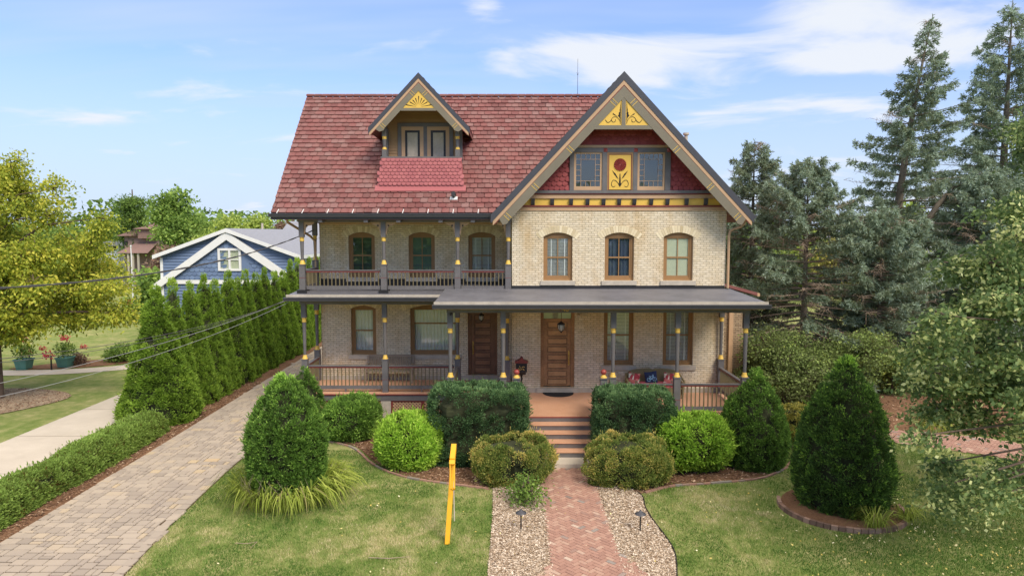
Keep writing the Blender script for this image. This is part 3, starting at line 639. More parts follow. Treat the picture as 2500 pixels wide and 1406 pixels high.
def make_door(xa, xb, za, sp, ri, Y, mat, transom, label, hside):
    yf = Y+.10; t = MB(); fw = .11; zt = sp+ri
    t.box(xa, xa+fw, yf, yf+.09, za, sp); t.box(xb-fw, xb, yf, yf+.09, za, sp)
    t.prism([(xb, sp), (xb-fw, sp), (xb-fw, sp-.06), (xa+fw, sp-.06), (xa+fw, sp), (xa, sp)]+archpts(xa, xb, sp, ri)[1:-1], yf, yf+.09)
    for x in (xa+fw-.03, xb-fw): t.box(x, x+.03, yf-.012, yf+.02, za, sp)
    fr = t.build('door', mat, H); fr['label'] = label
    l = MB(); x0, x1 = xa+fw+.004, xb-fw-.004; z0 = za+.03; z1 = transom if transom else sp-.065; yl = yf+.03
    l.box(x0, x1, yl+.05, yl+.06, z0, z1)
    st = .13; l.box(x0, x0+st, yl, yl+.035, z0, z1); l.box(x1-st, x1, yl, yl+.035, z0, z1)
    n = 8; hh = (z1-z0)/n
    for i in range(n+1):
        zc = z0+hh*i; h_ = .06 if 0 < i < n else .10
        l.box(x0+st, x1-st, yl+.003, yl+.035, max(z0, zc-h_/2), min(z1, zc+h_/2))
    l.build('door_leaf', mat, fr)
    for i in range(n):
        q = MB(); zc = z0+hh*(i+.5); q.box(x0+st+.035, x1-st-.035, yl+.010, yl+.0345, zc-hh*.27, zc+hh*.27); q.build('door_panel', M['oakfield'] if hside > 0 else M['darkfield'], fr)
    hx = x1-.075 if hside > 0 else x0+.075; hz = za+1.02; h = MB()
    h.box(hx-.022, hx+.022, yl-.01, yl-.001, hz-.24, hz+.24); h.tube([(hx, yl-.012, hz-.2), (hx, yl-.06, hz-.14), (hx, yl-.065, hz), (hx, yl-.05, hz+.08), (hx, yl-.012, hz+.1)], .012, 8)
    h.lathe((hx, yl-.012, hz-.26), [(0, .004), (.02, .028), (.05, .01)], 8); h.lathe((hx, yl-.012, hz+.22), [(0, .012), (.03, .028), (.06, .004)], 8); h.build('handle', M['brass'], fr)
    if transom:
        q = MB(); q.box(x0, x1, yf+.01, yf+.08, transom, transom+.07); q.box(x0+(x1-x0)*.64, x0+(x1-x0)*.64+.012, yf+.03, yf+.05, transom+.07, sp-.06); q.build('transom_bar', mat, fr)
        q = MB(); q.add([(x0, yf+.04, transom+.07), (x1, yf+.04, transom+.07), (x1, yf+.04, sp-.06), (x0, yf+.04, sp-.06)], [(0, 1, 2, 3)]); q.build('transom_glass', M['glass'], fr)
        q = MB(); q.box(x0, x1, yf+.12, yf+.13, transom, sp); q.build('transom_curtain', M['shade'], fr)
    q = MB(); q.box(xa-.14, xb+.14, Y-.10, Y+.1, FL+.003, za-.002); q.build('threshold', M['stone'], fr)
make_door(*DOORA, YA, M['oak'], at(1360, 784, YA).z, 'front door of varnished oak with stacked panels and brass handle', 1)
make_door(*DOORB, YB, M['oakdark'], None, 'dark walnut door at the inner corner of the left porch', -1)

# --- porch decks, steps
mb = MB(); mb.prismz([(-7.4, 23.45), (-2.1, 23.45), (-2.1, 20.5), (7.42, 20.5), (7.42, YA-.04), (-.035, YA-.04), (-.035, YB-.04), (-7.4, YB-.04)], FL-.045, FL)
mb.build('porch_deck', M['deck'], H)
mb = MB()
def fascia(x0, y0, x1, y1, mbx, o=.03):
    a, b = Vector((x0, y0, 0)), Vector((x1, y1, 0)); mbx.slab(a+Vector((0, 0, FL-.16)), b+Vector((0, 0, FL-.16)), .05, .22)
for s in ((-7.36, 23.5, -2.07, 23.5), (-2.06, 23.53, -2.06, 20.57), (-2.03, 20.55, 7.36, 20.55), (7.38, 20.53, 7.38, 23.5), (-7.38, 23.53, -7.38, 25.6)): fascia(*s, mb)
mb.build('porch_skirt_board', M['grey'], H)
mb = MB()
for a, b in (((-7.40, 23.46), (-2.11, 23.46)), ((-2.09, 20.51), (7.41, 20.51))): mb.slab((a[0], a[1]-.003, FL-.048), (b[0], b[1]-.003, FL-.048), .04, .035)
mb.build('deck_nosing', M['red'], H)
SX0, SX1 = .33, 2.68
for i in range(4):
    z = FL-.18*(i+1); y1 = 20.5-.30*i; mb = MB(); mb.box(SX0, SX1, y1-.33, y1-.002, z-.04, z); s = mb.build('step', M['deck'], H)
    q = MB(); q.box(SX0+.02, SX1-.02, y1-.30, y1-.28, z-.178, z-.042); q.build('riser', M['grey'], s)
mb = MB(); mb.box(SX0+.02, SX1-.02, 20.49, 20.5, FL-.18, FL-.05); mb.build('riser', M['grey'], H)
mb = MB(); mb.box(.42, 2.55, 18.72, 19.32, .0, .15); mb.build('landing_slab', M['concrete'], H)
mb = MB()
for x in (SX0-.03, SX1): mb.prismx([(20.5, .05), (20.5, FL-.06), (20.3, FL-.18), (19.25, .2), (19.25, .05)], x, x+.03)
mb.build('stair_stringer', M['grey'], H)
# lattice below the left porch, between red frames and a stone pier
def lattice(x0, x1, z0, z1, Y, name='lattice_panel'):
    mb = MB(); st = .115; n = int((x1-x0+z1-z0)/st)+2
    for d in (1, -1):
        for i in range(-n, n):
            a = x0+i*st; pts = []
            for z in (z0, z1):
                x = a+(z-z0)*d if d > 0 else a+(z1-z)*1.0
                pts.append((x, z))
            (xa, za), (xb, zb) = pts
            if xa > xb: xa, za, xb, zb = xb, zb, xa, za
            if xb <= x0 or xa >= x1: continue
            if xa < x0: f = (x0-xa)/(xb-xa); za += (zb-za)*f; xa = x0
            if xb > x1: f = (x1-xa)/(xb-xa); zb = za+(zb-za)*f; xb = x1
            mb.slab((xa, Y+(.006 if d > 0 else -.006), za), (xb, Y+(.006 if d > 0 else -.006), zb), .01, .045, up=(0, 0, 1))
    f = mb.build(name, M['tan'], H); q = MB()
    for x in (x0-.03, x1-.03): q.box(x, x+.06, Y-.03, Y+.02, z0-.04, z1+.02)
    q.box(x0+.03, x1-.03, Y-.028, Y+.018, z0-.04, z0); q.box(x0+.03, x1-.03, Y-.028, Y+.018, z1-.02, z1+.02); q.build('lattice_frame', M['red'], f)
for x0, x1 in ((-7.2, -5.9), (-5.84, -4.62), (-4.2, -3.15), (-3.1, -2.15)): lattice(x0, x1, .08, FL-.30, 23.53)
for x0, x1 in ((2.75, 4.2), (4.26, 5.7), (5.76, 7.3)): lattice(x0, x1, .08, FL-.30, 20.60)
mb = MB(); mb.box(-4.59, -4.24, 23.49, 23.9, 0, FL-.28); mb.build('stone_pier', M['stone'], H)
mb = MB(); mb.box(-7.3, -2.2, 24.2, 24.25, .01, .9); mb.box(2.8, 7.3, 21.1, 21.15, .01, .9); mb.build('lattice_backing', M['black'], H)  # plain black sheets standing behind the lattice panels

# --- turned posts
def post(x, y, z0, zb, z1, z2, z3, r=.075, brackets=(), name='porch_post', back=False):
    "square base z0..zb, gold ring, round shaft tapering down, gold ring, square head z2..z3"
    m = MB(); w = .098; m.box(x-w, x+w, y-w, y+w, z0, zb-.02); m.box(x-w-.018, x+w+.018, y-w-.018, y+w+.018, zb-.02, zb+.01)
    m.lathe((x, y, zb+.14), [(0, .050), ((z1-zb-.14)*.5, .058), (z1-zb-.16, .067)], 16)
    wh = .082; m.box(x-wh, x+wh, y-wh, y+wh, z2, z3); p = m.build(name, M['grey'], H)
    for zc_, pf in ((zb+.01, [(0, .098), (.035, .092), (.045, .076), (.10, .072), (.14, .053)]), (z1-.03, [(0, .070), (.03, .084), (.05, .070), (.12, .073), (z2-z1+.03, .088)])):
        g = MB(); g.lathe((x, y, zc_), pf, 16); g.build('gold_collar', M['gold'], p)
    q = MB(); q.box(x-w-.003, x+w+.003, y-w-.003, y+w+.003, z0+.45, z0+.462); q.build('red_band', M['red'], p)
    for d in brackets:
        b = MB(); s = .36; P = [(0, 0), (0, -s*1.45), (.03, -s*1.45), (.06, -s*.9), (.13, -s*.66), (.24, -s*.62), (s*.95, -s*.42), (s, -s*.18), (s*.93, 0)]
        b.prism([(x+d*(wh+a), z3+c) for a, c in P], y-.03, y+.03); br = b.build('bracket', M['tan'], p)
        e = MB(); e.lathe((0, 0, 0), [(0, 0.0)], 3); e = MB(); cx_, cz_ = x+d*(wh+.10), z3-.23
        e.prism([(cx_+.03*math.cos(a), cz_+.03*math.sin(a)) for a in np.linspace(0, 6.28, 9)[:-1]], y-.034, y+.034)
        e.prism([(cx_+d*(.06+a), cz_+.13+c) for a, c in ((-.07, .02), (0, -.015), (.07, .02), (0, 0.01))], y-.034, y+.034); e.build('bracket_cutout', M['blackcut'], br)
    return p
XF = [-1.89, -.27, 3.1, 5.07, 7.15]
for x in XF: post(x, 20.72, FL, 2.2, 3.60, 3.72, 4.24)
for x in (-7.25, -4.44): post(x, 23.65, FL, 2.22, 3.55, 3.68, 4.16)
post(-1.9, 23.65, FL, 2.22, 3.55, 3.68, 4.4); post(-.17, 23.44, FL, 2.22, 3.55, 3.68, 4.4)
post(-7.36, YB-.13, FL, 2.22, 3.6, 3.73, 4.3); post(7.25, YA-.14, FL, 2.25, 3.6, 3.72, 4.4)
BZ = 4.62
for x, br in ((-7.25, (1,)), (-4.43, (-1, 1)), (-1.88, (-1, 1)), (-.13, (-1,))): post(x, 23.62, BZ, 5.53, 6.36, 6.47, 7.10, brackets=br, name='balcony_post')
post(-7.36, YB-.13, BZ, 5.6, 6.4, 6.52, 7.1, brackets=(), name='balcony_post')
# newel posts beside the steps
for x in (.14, 2.80):
    m = MB(); m.box(x-.1, x+.1, 20.5, 20.7, FL, 2.18); m.box(x-.13, x+.13, 20.47, 20.73, 2.18, 2.21); p = m.build('newel_post', M['grey'], H)
    g = MB(); g.lathe((x, 20.6, 2.21), [(0, .10), (.03, .1), (.05, .07), (.09, .05)], 14); g.build('gold_cap', M['gold'], p)
    g = MB(); g.lathe((x, 20.6, 2.29), [(.0, .03)]+[(.09+.09*math.sin(a), .09*math.cos(a)+.001) for a in np.linspace(-1.3, 1.57, 8)], 16); g.build('ball_finial', M['ballred'], p)

# --- railings
def railing(x0, y0, x1, y1, zb, zt, name='railing', foot=True):
    a, b = Vector((x0, y0, 0)), Vector((x1, y1, 0)); L = (b-a).length; m = MB(); up = Vector((0, 0, 1))
    m.slab(a+up*zt, b+up*zt, .10, .035); m.slab(a+up*(zb+.05), b+up*(zb+.05), .06, .12)
    if foot: c = (a+b)/2; m.slab(c+up*(zb-.11), c+up*(zb-.01), .05, .05)
    r = m.build(name, M['grey'], H)
    q = MB(); q.slab(a+up*(zt-.045), b+up*(zt-.045), .06, .05); q.build('red_rail', M['red'], r)
    q = MB(); n = max(2, int(L/.128))
    for i in range(n):
        p = a+(b-a)*((i+.5)/n); d = (b-a).normalized(); q.slab(p+up*(zb+.11), p+up*(zt-.07), .032, .032)
    q.build('balusters', M['olivebal'], r)
railing(3.23, 20.72, 4.94, 20.72, FL+.12, 1.98); railing(5.2, 20.72, 7.02, 20.72, FL+.12, 1.98); railing(2.9, 20.66, 2.97, 20.66, FL+.12, 1.98, foot=False)
railing(7.2, 20.86, 7.2, 23.32, FL+.12, 1.98); railing(-1.75, 20.72, -.4, 20.72, FL+.12, 1.98); railing(-1.9, 20.86, -1.9, 23.5, FL+.12, 1.98)
railing(-7.12, 23.65, -4.57, 23.65, FL+.12, 1.98); railing(-4.31, 23.65, -2.03, 23.65, FL+.12, 1.98); railing(-7.27, 23.8, -7.27, 25.42, FL+.12, 1.98)
railing(-7.12, 23.62, -4.56, 23.62, BZ+.06, 5.33, 'balcony_railing', False); railing(-4.3, 23.62, -2.01, 23.62, BZ+.06, 5.33, 'balcony_railing', False); railing(-1.75, 23.62, -.26, 23.62, BZ+.06, 5.33, 'balcony_railing', False)
railing(-7.27, 23.75, -7.27, 25.45, BZ+.06, 5.33, 'balcony_railing', False)

# --- porch roofs
def roof_slab(x0, x1, y0, y1, z0, z1, name, th=.10):
    m = MB(); m.prismx([(y0, z0), (y1, z1), (y1, z1-th), (y0, z0-th)], x0, x1); return fixn(m.build(name, M['membrane'], H))
PRX0, PRX1 = -2.31, 7.56
rA = roof_slab(PRX0, PRX1, 20.2, YA-.004, 4.565, 4.69, 'porch_roof'); rA['label'] = 'flat grey membrane roof over the right porch'
m = MB(); m.prismx([(YA-.004, 4.69), (YB-.004, 4.70), (YB-.004, 4.58), (YA-.004, 4.59)], PRX0, -.004)
m.prismx([(23.1, 4.52), (YB-.006, 4.66), (YB-.006, 4.56), (23.1, 4.42)], -7.62, PRX0-.003)
rB = fixn(m.build('porch_roof', M['membrane'], H)); rB['label'] = 'flat grey membrane roof and balcony floor over the left porch'
m = MB(); m.box(PRX0-.01, PRX1+.05, 20.13, 20.19, 4.50, 4.575); m.box(-7.66, PRX0-.02, 23.03, 23.09, 4.45, 4.53); m.build('metal_drip_edge', M['stone'], H)
def gutter(x0, x1, y, z, name='gutter', mat='darkgrey'):
    m = MB(); P = [(y, z), (y-.13, z), (y-.13, z-.03), (y-.115, z-.03), (y-.09, z-.12), (y, z-.12)]; m.prismx(P, x0, x1); return fixn(m.build(name, M[mat], H))
gutter(PRX0-.05, PRX1+.1, 20.13, 4.5); gutter(-7.72, PRX0-.06, 23.02, 4.44)
m = MB(); m.box(-7.66, -7.62, 23.1, YB-.01, 4.33, 4.5); m.box(-7.6, PRX0-.02, 23.10, 23.13, 4.34, 4.415); m.box(PRX0+.0, PRX0+.04, 20.2, 23.6, 4.34, 4.45); m.box(PRX0+.05, PRX1-.02, 20.2, 20.24, 4.34, 4.455); m.box(PRX1-.0, PRX1+.03, 20.2, YA-.01, 4.36, 4.55)
m.build('fascia_board', M['tan'], H)
m = MB(); m.box(-1.99, 7.27, 20.62, 20.82, 4.20, 4.40); m.box(7.06, 7.26, 20.83, YA-.02, 4.20, 4.40); m.box(-1.99, -1.8, 20.83, 23.5, 4.20, 4.40)
m.box(-7.37, -2.0, 23.55, 23.75, 4.15, 4.33); m.box(-7.37, -7.17, 23.76, YB-.02, 4.15, 4.33); m.build('porch_beam', M['grey'], H)
m = MB(); m.box(PRX0+.05, PRX1-.03, 20.26, YA-.01, 4.405, 4.43); m.box(-7.58, PRX0+.0, 23.15, YB-.01, 4.335, 4.36); m.box(PRX0+.05, -.01, YA, YB-.01, 4.405, 4.43); m.build('porch_ceiling', M['ceil'], H)
m = MB(); m.box(-7.33, -.05, 23.52, 23.7, 4.545, 4.615)
m.box(-7.36, -7.2, 23.71, YB-.02, 4.55, 4.62); m.build('balcony_curb', M['grey'], H)
m = MB()
for x in (-7.25, -4.43, -1.88, -.13): m.box(x-.16, x+.16, 23.44, 23.8, 4.50, 4.66)
m.prismx([(YA-.02, 4.69), (YA-.001, 4.69), (YA-.001, 4.80), (YA-.012, 4.80)], -.02, XA1-.02); m.box(XB0, -.02, YB-.03, YB-.001, 4.66, 4.90); m.build('roof_flashing', M['black'], H)
# house number hanging under the gutter, on the beam
def digits(txt, loc, size, mat, parent, name, thick=.01):
    cu = bpy.data.curves.new(name, 'FONT'); cu.body = txt; cu.size = size; cu.extrude = thick; cu.align_x = 'CENTER'
    to = bpy.data.objects.new('tmp_text', cu); COL.objects.link(to); dg = bpy.context.evaluated_depsgraph_get(); me = bpy.data.meshes.new_from_object(to.evaluated_get(dg))
    bpy.data.objects.remove(to); me.transform(Matrix.Translation(loc) @ Matrix.Rotation(math.pi/2, 4, 'X')); me.materials.clear(); me.materials.append(mat)
    o = bpy.data.objects.new(name, me); COL.objects.link(o); hook(o, parent); return o
nb = at(1379, 757, 20.6)
digits('48', (nb.x+.02, 20.60, 4.245), .20, M['gold'], H, 'house_number'); digits('1', (nb.x-.13, 20.60, 4.245), .20, M['red'], H, 'house_number')

# --- main roof: slab plus every slate as a tile of its own inside one mesh
DX, DZ, DY = -3.19, 12.02, 23.78                     # dormer ridge
def zmain(y): return EZ+K*(y-EY)
def zgab(x): return GZ-K*abs(x-GXc)
def zdor(x): return DZ-K*abs(x-DX)
m = MB(); RX0 = -8.13
RP = [(RX0+.03, EY+.02), (-.66, EY+.02), (GXc, EY+(GZ-EZ)/K), (GXc, RY), (RX0+.03, RY)]; nR = len(RP)
m.add([(x, y, zmain(y)-.04) for x, y in RP]+[(x, y, zmain(y)-.24) for x, y in RP], [tuple(range(nR)), tuple(range(2*nR-1, nR-1, -1))]+[(i, i+nR, (i+1) % nR+nR, (i+1) % nR) for i in range(nR)])
m.prismx([(RY, RZ-.04), (2*RY-EY, EZ-.04), (2*RY-EY, EZ-.25), (RY, RZ-.25)], RX0+.03, GXc)
roof = fixn(m.build('roof', M['slate'], H)); roof['label'] = 'steep red slate main roof'
def slates(name, org, ux, us, width, length, keep, parent, tw=.262, row=.243, side=1):
    "rows of slates on the plane org + a*ux + s*us"
    org = Vector(org); ux = Vector(ux).normalized(); us = Vector(us).normalized(); nn = ux.cross(us).normalized()
    if nn.z < 0: nn = -nn
    rnd = random.Random(9); V = []; Fq = []; T = []; rows = int(round(length/row)); row = length/rows; n = int(width/tw)+2
    for r in range(rows):
        off = (r % 2)*tw/2+rnd.uniform(-.02, .02)
        for i in range(-1, n):
            a0 = i*tw+off+rnd.uniform(-.008, .008); a1 = (i+1)*tw+off-.016
            if a1 < .03 or a0 > width: continue
            a0 = max(a0, 0); a1 = min(a1, width)
            if a1-a0 < .05: continue
            s0 = r*row+rnd.uniform(-.012, .010); s1 = min(length, (r+1)*row+.03)
            c = org+ux*(a0+a1)/2+us*(s0+s1)/2
            if not keep(c): continue
            t = rnd.random(); t = t if rnd.random() > .12 else min(1, t+.5); b = len(V); cr = .028
            lo = .042+rnd.uniform(0, .008); hi = .006
            for a, s, h in ((a0+cr, s0, lo), (a1-cr, s0, lo), (a1, s0+cr*.7, lo), (a1, s1, hi), (a0, s1, hi), (a0, s0+cr*.7, lo)): V.append(org+ux*a+us*s+nn*h)
            for a, s, h in ((a0+cr, s0, 0), (a1-cr, s0, 0), (a1, s0+cr*.7, 0), (a0, s0+cr*.7, 0)): V.append(org+ux*a+us*s+nn*(h-.004))
            Fq += [(b, b+1, b+2, b+3, b+4, b+5), (b+6, b+7, b+1, b), (b+7, b+8, b+2, b+1), (b+9, b+6, b, b+5)]; T += [t]*10
    mb = MB(); mb.v = [tuple(v) for v in V]; mb.f = [list(f) for f in Fq]; mb.m = [0]*len(Fq); mb.t = T; mb.sm = [False]*len(Fq)
    return mb.build(name, M['slate'], parent)
SL = math.hypot(RY-EY, RZ-EZ)
def keep_main(c):
    if c.x > GXc: return False
    if c.x > GXc-4.6 and c.z < zgab(c.x)+.0: return False
    if abs(c.x-DX) < 1.25 and c.z > 9.0 and c.z < zdor(c.x)-.1: return False
    if abs(c.x-DX) < 1.3 and 8.25 < c.z <= 9.0: return False
    return True
slates('slates', (RX0, EY, EZ), (1, 0, 0), (0, 1, K), 3.7-RX0, SL, keep_main, roof)
m = MB(); m.slab((RX0-.01, RY, RZ+.03), (GXc-.1, RY, RZ+.03), .16, .045)
for i in range(38):
    xa = RX0+i*.31
    if xa > GXc: break
    m.slab((xa, RY-.06, RZ+.035), (xa+.29, RY-.06, RZ+.035), .12, .02, 0, random.random(), up=(0, -.7, .7))
m.build('ridge_cap', M['slate'], roof)
m = MB(); m.prismx([(EY-.02, EZ-.06), (EY-.02, EZ-.22), (RY, RZ-.26), (RY, RZ-.05)], RX0-.01, RX0+.028)
m.prismx([(2*RY-EY+.02, EZ-.06), (2*RY-EY+.02, EZ-.22), (RY, RZ-.26), (RY, RZ-.05)], RX0-.01, RX0+.028); m.build('rake_board', M['darkgrey'], roof)
ge = gutter(RX0-.06, -.62, EY-.0, EZ-.01)
m = MB(); m.box(RX0+.05, -.6, EY+.0, EY+.03, EZ-.2, EZ-.06); m.build('eave_board', M['darkgrey'], H)
for i in range(9):
    x = at(678+i*61.2, 515, EY).x; m = MB(); m.slab((x, EY-.12, EZ+.0), (x+.005, EY+.10, EZ+.135), .022, .012); m.build('gutter_strap', M['white'], H)
m = MB(); m.box(RX0+.06, -.05, EY+.04, YB+.2, 7.02+.09, 7.02+.12); m.build('balcony_ceiling', M['ceil'], H)
m = MB(); m.box(-7.37, -.02, 23.54, 23.72, 6.99, 7.108); m.box(-7.37, -7.19, 23.73, YB-.02, 6.98, 7.108)
for x in (-4.95, -3.85, -2.42, -1.33, -.62, -6.5): m.box(x-.07, x+.07, EY+.05, 23.53, 6.97, 7.09)
m.build('eave_beam', M['grey'], H)
m = MB(); m.box(XB0+.0, -.01, YB-.04, YB-.002, 6.93, 7.10); m.build('frieze_board', M['tan'], H)
# little flood camera on the slates, rod on the ridge, vent pipe
c = at(1108, 482, 23.8); c.y = EY+(c.z-EZ)/K if False else c.y
yy = EY+ (at(1108, 486, 23.6).z-EZ)/K; pz = zmain(yy)
m = MB(); px = at(1108, 486, yy).x; m.slab((px-.13, yy-.03, pz+.02), (px+.13, yy-.03, pz+.02), .15, .03, up=(0, -.73, .68)); rm = m.build('roof_fixture', M['white'], roof)
m = MB(); m.tube([(px, yy, pz+.02), (px, yy-.1, pz+.14)], .03, 8); m.tube([(px, yy-.02, pz+.14), (px, yy-.2, pz+.18)], [.09, .075], 12); m.build('fixture_head', M['black'], rm)
rx = at(1410, 240, RY).x
m = MB(); m.tube([(rx, RY, RZ+.03), (rx, RY, RZ+1.45)], [.011, .006], 6); m.lathe((rx, RY, RZ+.82), [(0, .005), (.02, .03), (.04, .005)], 8)
for a in (0, 1.57, 3.14, 4.7): m.slab((rx, RY, RZ+.86), (rx+.06*math.cos(a), RY+.06*math.sin(a), RZ+.92), .006, .006)
m.slab((rx, RY-.12, RZ+.0), (rx, RY+.02, RZ+.05), .13, .02); m.build('lightning_rod', M['darkgrey'], roof)

# --- cross gable
g = MB(); hw = 4.36
def chev(mb, y0, y1, o0, o1, hwid, apex, cx_, cut=0, mi=0, zlow=None):
    "inverted V band between two vertical offsets below the apex"
    z = lambda x, o: apex-o-K*abs(x)
    for s in (-1, 1):
        P = [(0, apex-o0), (s*hwid, apex-o0-K*hwid), (s*hwid, apex-o1-K*hwid), (0, apex-o1)]
        if zlow is not None:
            hb = (apex-o1-zlow)/K; ht = (apex-o0-zlow)/K; P = [(0, apex-o0), (s*min(hwid, ht), max(zlow, apex-o0-K*hwid)), (s*min(hwid, hb), zlow if hb < hwid else apex-o1-K*hwid), (0, apex-o1)]
        mb.prism([(cx_+a, b) for a, b in P], y0, y1, mi)
g = MB()
for s in (-1, 1): g.prism([(GXc, GZ), (GXc+s*hw, GZ-K*hw), (GXc+s*hw, GZ-K*hw-.20), (GXc, GZ-.20)], GY, 33.6)
groof = fixn(g.build('gable_roof', M['slate'], H)); groof['label'] = 'steep cross gable roof of the right wing'
SLG = math.hypot(hw, K*hw)
def keep_g(c): return not (zmain(c.y) > c.z+.1 and c.y < RY and c.x < GXc)
slates('slates', (GXc-hw, GY+.02, GZ-K*hw), (0, 1, 0), (1, 0, K), 10.6, SLG, keep_g, groof); slates('slates', (GXc+hw, GY+.02, GZ-K*hw), (0, 1, 0), (-1, 0, K), 10.6, SLG, lambda c: True, groof)
m = MB(); chev(m, GY-.05, GY-.001, -.045, .235, hw+.03, GZ, GXc); m.build('rake_edge', M['darkgrey'], groof)
m = MB(); chev(m, GY-.035, GY-.002, .238, .385, hw-.04, GZ, GXc); m.build('rake_trim', M['tan'], groof)
m = MB(); chev(m, GY-.025, GY-.003, .387, .425, hw-.1, GZ, GXc); m.build('rake_line', M['red'], groof)
def barge(mb, apex, cx_, o0, o1, y0, y1, foot):
    for s in (-1, 1):
        P = [(0, apex-o0), (0, apex-o1)]; zb = lambda x: apex-o1-K*x; zt = lambda x: apex-o0-K*x
        L = foot; P += [(L-.30, zb(L-.30)), (L-.24, zb(L-.30)-.10), (L-.10, zb(L-.30)-.14), (L+.03, zt(L+.03)+.03)]
        mb.prism([(cx_+s*a, b) for a, b in P], y0, y1)
m = MB(); barge(m, GZ, GXc, .427, .80, GY-.045, GY+.0, 4.08); barge_o = fixn(m.build('bargeboard', M['olive'], groof))
m = MB(); k = MB(); yf = GY-.047
for s in (-1, 1):
    for dist in (.42, 1.85, 3.0-.0, 3.92):
        for dd in (-.055, .055):
            m = MB(); x = dist+dd*.7; zc = GZ-.427-K*x+.0; a = Vector((GXc+s*x, yf, zc)); n_ = Vector((-s*K, 0, -1)).normalized(); m.slab(a+n_*.005, a+n_*.25, .012, .016, up=(s*1., 0, -K)); m.build('gold_stripe', M['gold'], barge_o)
        for j in (.09, .17):
            x = dist; a = Vector((GXc+s*x, yf, GZ-.427-K*x))+Vector((-s*K, 0, -1)).normalized()*j; k.prism([(a.x+.012*math.cos(q), a.z+.012*math.sin(q)) for q in np.linspace(0, 6.28, 7)[:-1]], yf-.006, yf)
k.build('silver_stud', M['stone'], barge_o)
# collar beam, king post, stencilled yellow panels
zt_, zb_ = 10.15, 10.02; hwi = (GZ-.78-zb_)/K
m = MB(); m.prism([(GXc-hwi-.05, zb_), (GXc+hwi+.05, zb_), (GXc+(GZ-.75-zt_)/K, zt_), (GXc-(GZ-.75-zt_)/K, zt_)], GY-.04, GY+.03); m.box(GXc-.065, GXc+.065, GY-.038, GY+.03, zt_, GZ-.8); m.build('collar_beam', M['olive'], groof)
for s in (-1, 1):
    m = MB(); top = GZ-.80-K*.07; xo = (GZ-.79-zt_)/K
    m.prism([(GXc+s*.067, zt_+.003), (GXc+s*(xo-.0), zt_+.003), (GXc+s*.067, top)], GY-.018, GY+.01); pn = fixn(m.build('carved_panel', M['gold'], groof))
    q = MB(); yq = GY-.024
    def pq(pts, w0=.012, w1=.012, n=14):
        P = smooth([(GXc+s*a, zt_+b) for a, b in pts], n=4)
        for i in range(len(P)-1):
            w = w0+(w1-w0)*i/len(P); q.slab((P[i][0], yq, P[i][1]), (P[i+1][0], yq, P[i+1][1]), .008, w, up=(0, 0, 1) if abs(P[i+1][0]-P[i][0]) > abs(P[i+1][1]-P[i][1])*.3 else (1, 0, 0))
    pq([(.10, .05), (.13, .16), (.22, .26), (.33, .27), (.40, .19), (.36, .11), (.28, .12), (.27, .19)], .010, .016); pq([(.40, .19), (.46, .11), (.54, .10), (.60, .18)], .02, .014)
    q.prism([(GXc+s*a, zt_+b) for a, b in ((.10, .10), (.095, .75), (.12, .55), (.135, .5), (.125, .45), (.165, .40), (.15, .36), (.19, .32), (.125, .24))], yq-.004, yq+.004)
    q.prism([(GXc+s*a, zt_+b) for a, b in ((.20, .28), (.36, .36), (.35, .40), (.33, .38))], yq-.004, yq+.004)
    q.build('stencil', M['blackcut'], pn)
# tympanum
YT = YA
def zz(v, Y=YT): return at(1500, v, Y).z
def xx(u, v=420, Y=YT): return at(u, v, Y).x
m = MB(); zt0 = zz(470); P = [(GXc-3.9, zt0), (GXc+3.9, zt0), (GXc, zt0+K*3.9)]; P = [(GXc-(GZ-.3-zt0)/K, zt0), (GXc+(GZ-.3-zt0)/K, zt0), (GXc, GZ-.3)]
m.prism(P, YT+.02, YT+.06); tymp = fixn(m.build('gable_wall', M['scallop'], H))
def scallops(name, x0, x1, z0, z1, Y, keep, mat, parent, w=.185, row=.155, slope=0, flat_rows=0, out=1, shift=lambda z: (0, 0)):
    V = []; Fq = []; T = []; rnd = random.Random(4); r = 0; z = z0; n = int((x1-x0)/w)+2
    while z < z1:
        off = (r % 2)*w/2
        for i in range(-1, n):
            a0 = x0+i*w+off; a1 = a0+w-.008; ac = (a0+a1)/2
            if not keep(ac, z+row/2): continue
            b = len(V); yo = Y+slope*(z-z0); hh = row+.03; rad = (a1-a0)/2; lo = yo-.034-rnd.uniform(0, .004); t = rnd.random()
            ring = [(a1, z+rad*.8)]+[(ac+rad*math.cos(q), z+rad*.8-rad*.8*math.sin(q)) for q in np.linspace(0, math.pi, 8)[1:-1]]+[(a0, z+rad*.8)]
            if r < flat_rows: ring = [(a1, z), (a0, z)]
            pts = [(a0, z+hh, .010), (a1, z+hh, .010)]
            front = [(x, lo+slope*(zz_-z), zz_) for x, zz_ in ring]; V += [(a0, yo-.004+slope*hh, z+hh), (a1, yo-.004+slope*hh, z+hh)]+front; k_ = len(front)
            Fq.append(tuple([b+1, b]+[b+2+j for j in range(k_-1, -1, -1)])); back = [(x, y+.02, zz_) for x, y, zz_ in front]; bb = len(V); V += back
            for j in range(k_-1): Fq.append((b+2+j, b+3+j, bb+j+1, bb+j))
            T += [t]*(len(V)-b)
        z += row; r += 1
    mb = MB(); mb.v = V; mb.f = [list(f) for f in Fq]; mb.m = [0]*len(Fq); mb.t = T; mb.sm = [False]*len(Fq); return mb.build(name, mat, parent)
inn = lambda x, z: z < GZ-.35-K*(abs(x-GXc)+.08)
wx0, wx1 = xx(1390.6), xx(1636)
scallops('scallop_shingles', GXc-3.9, GXc+3.9, zz(466), zz(362), YT+.0, lambda x, z: inn(x, z) and not (wx0-.02 < x < wx1+.02), M['scallop'], tymp)
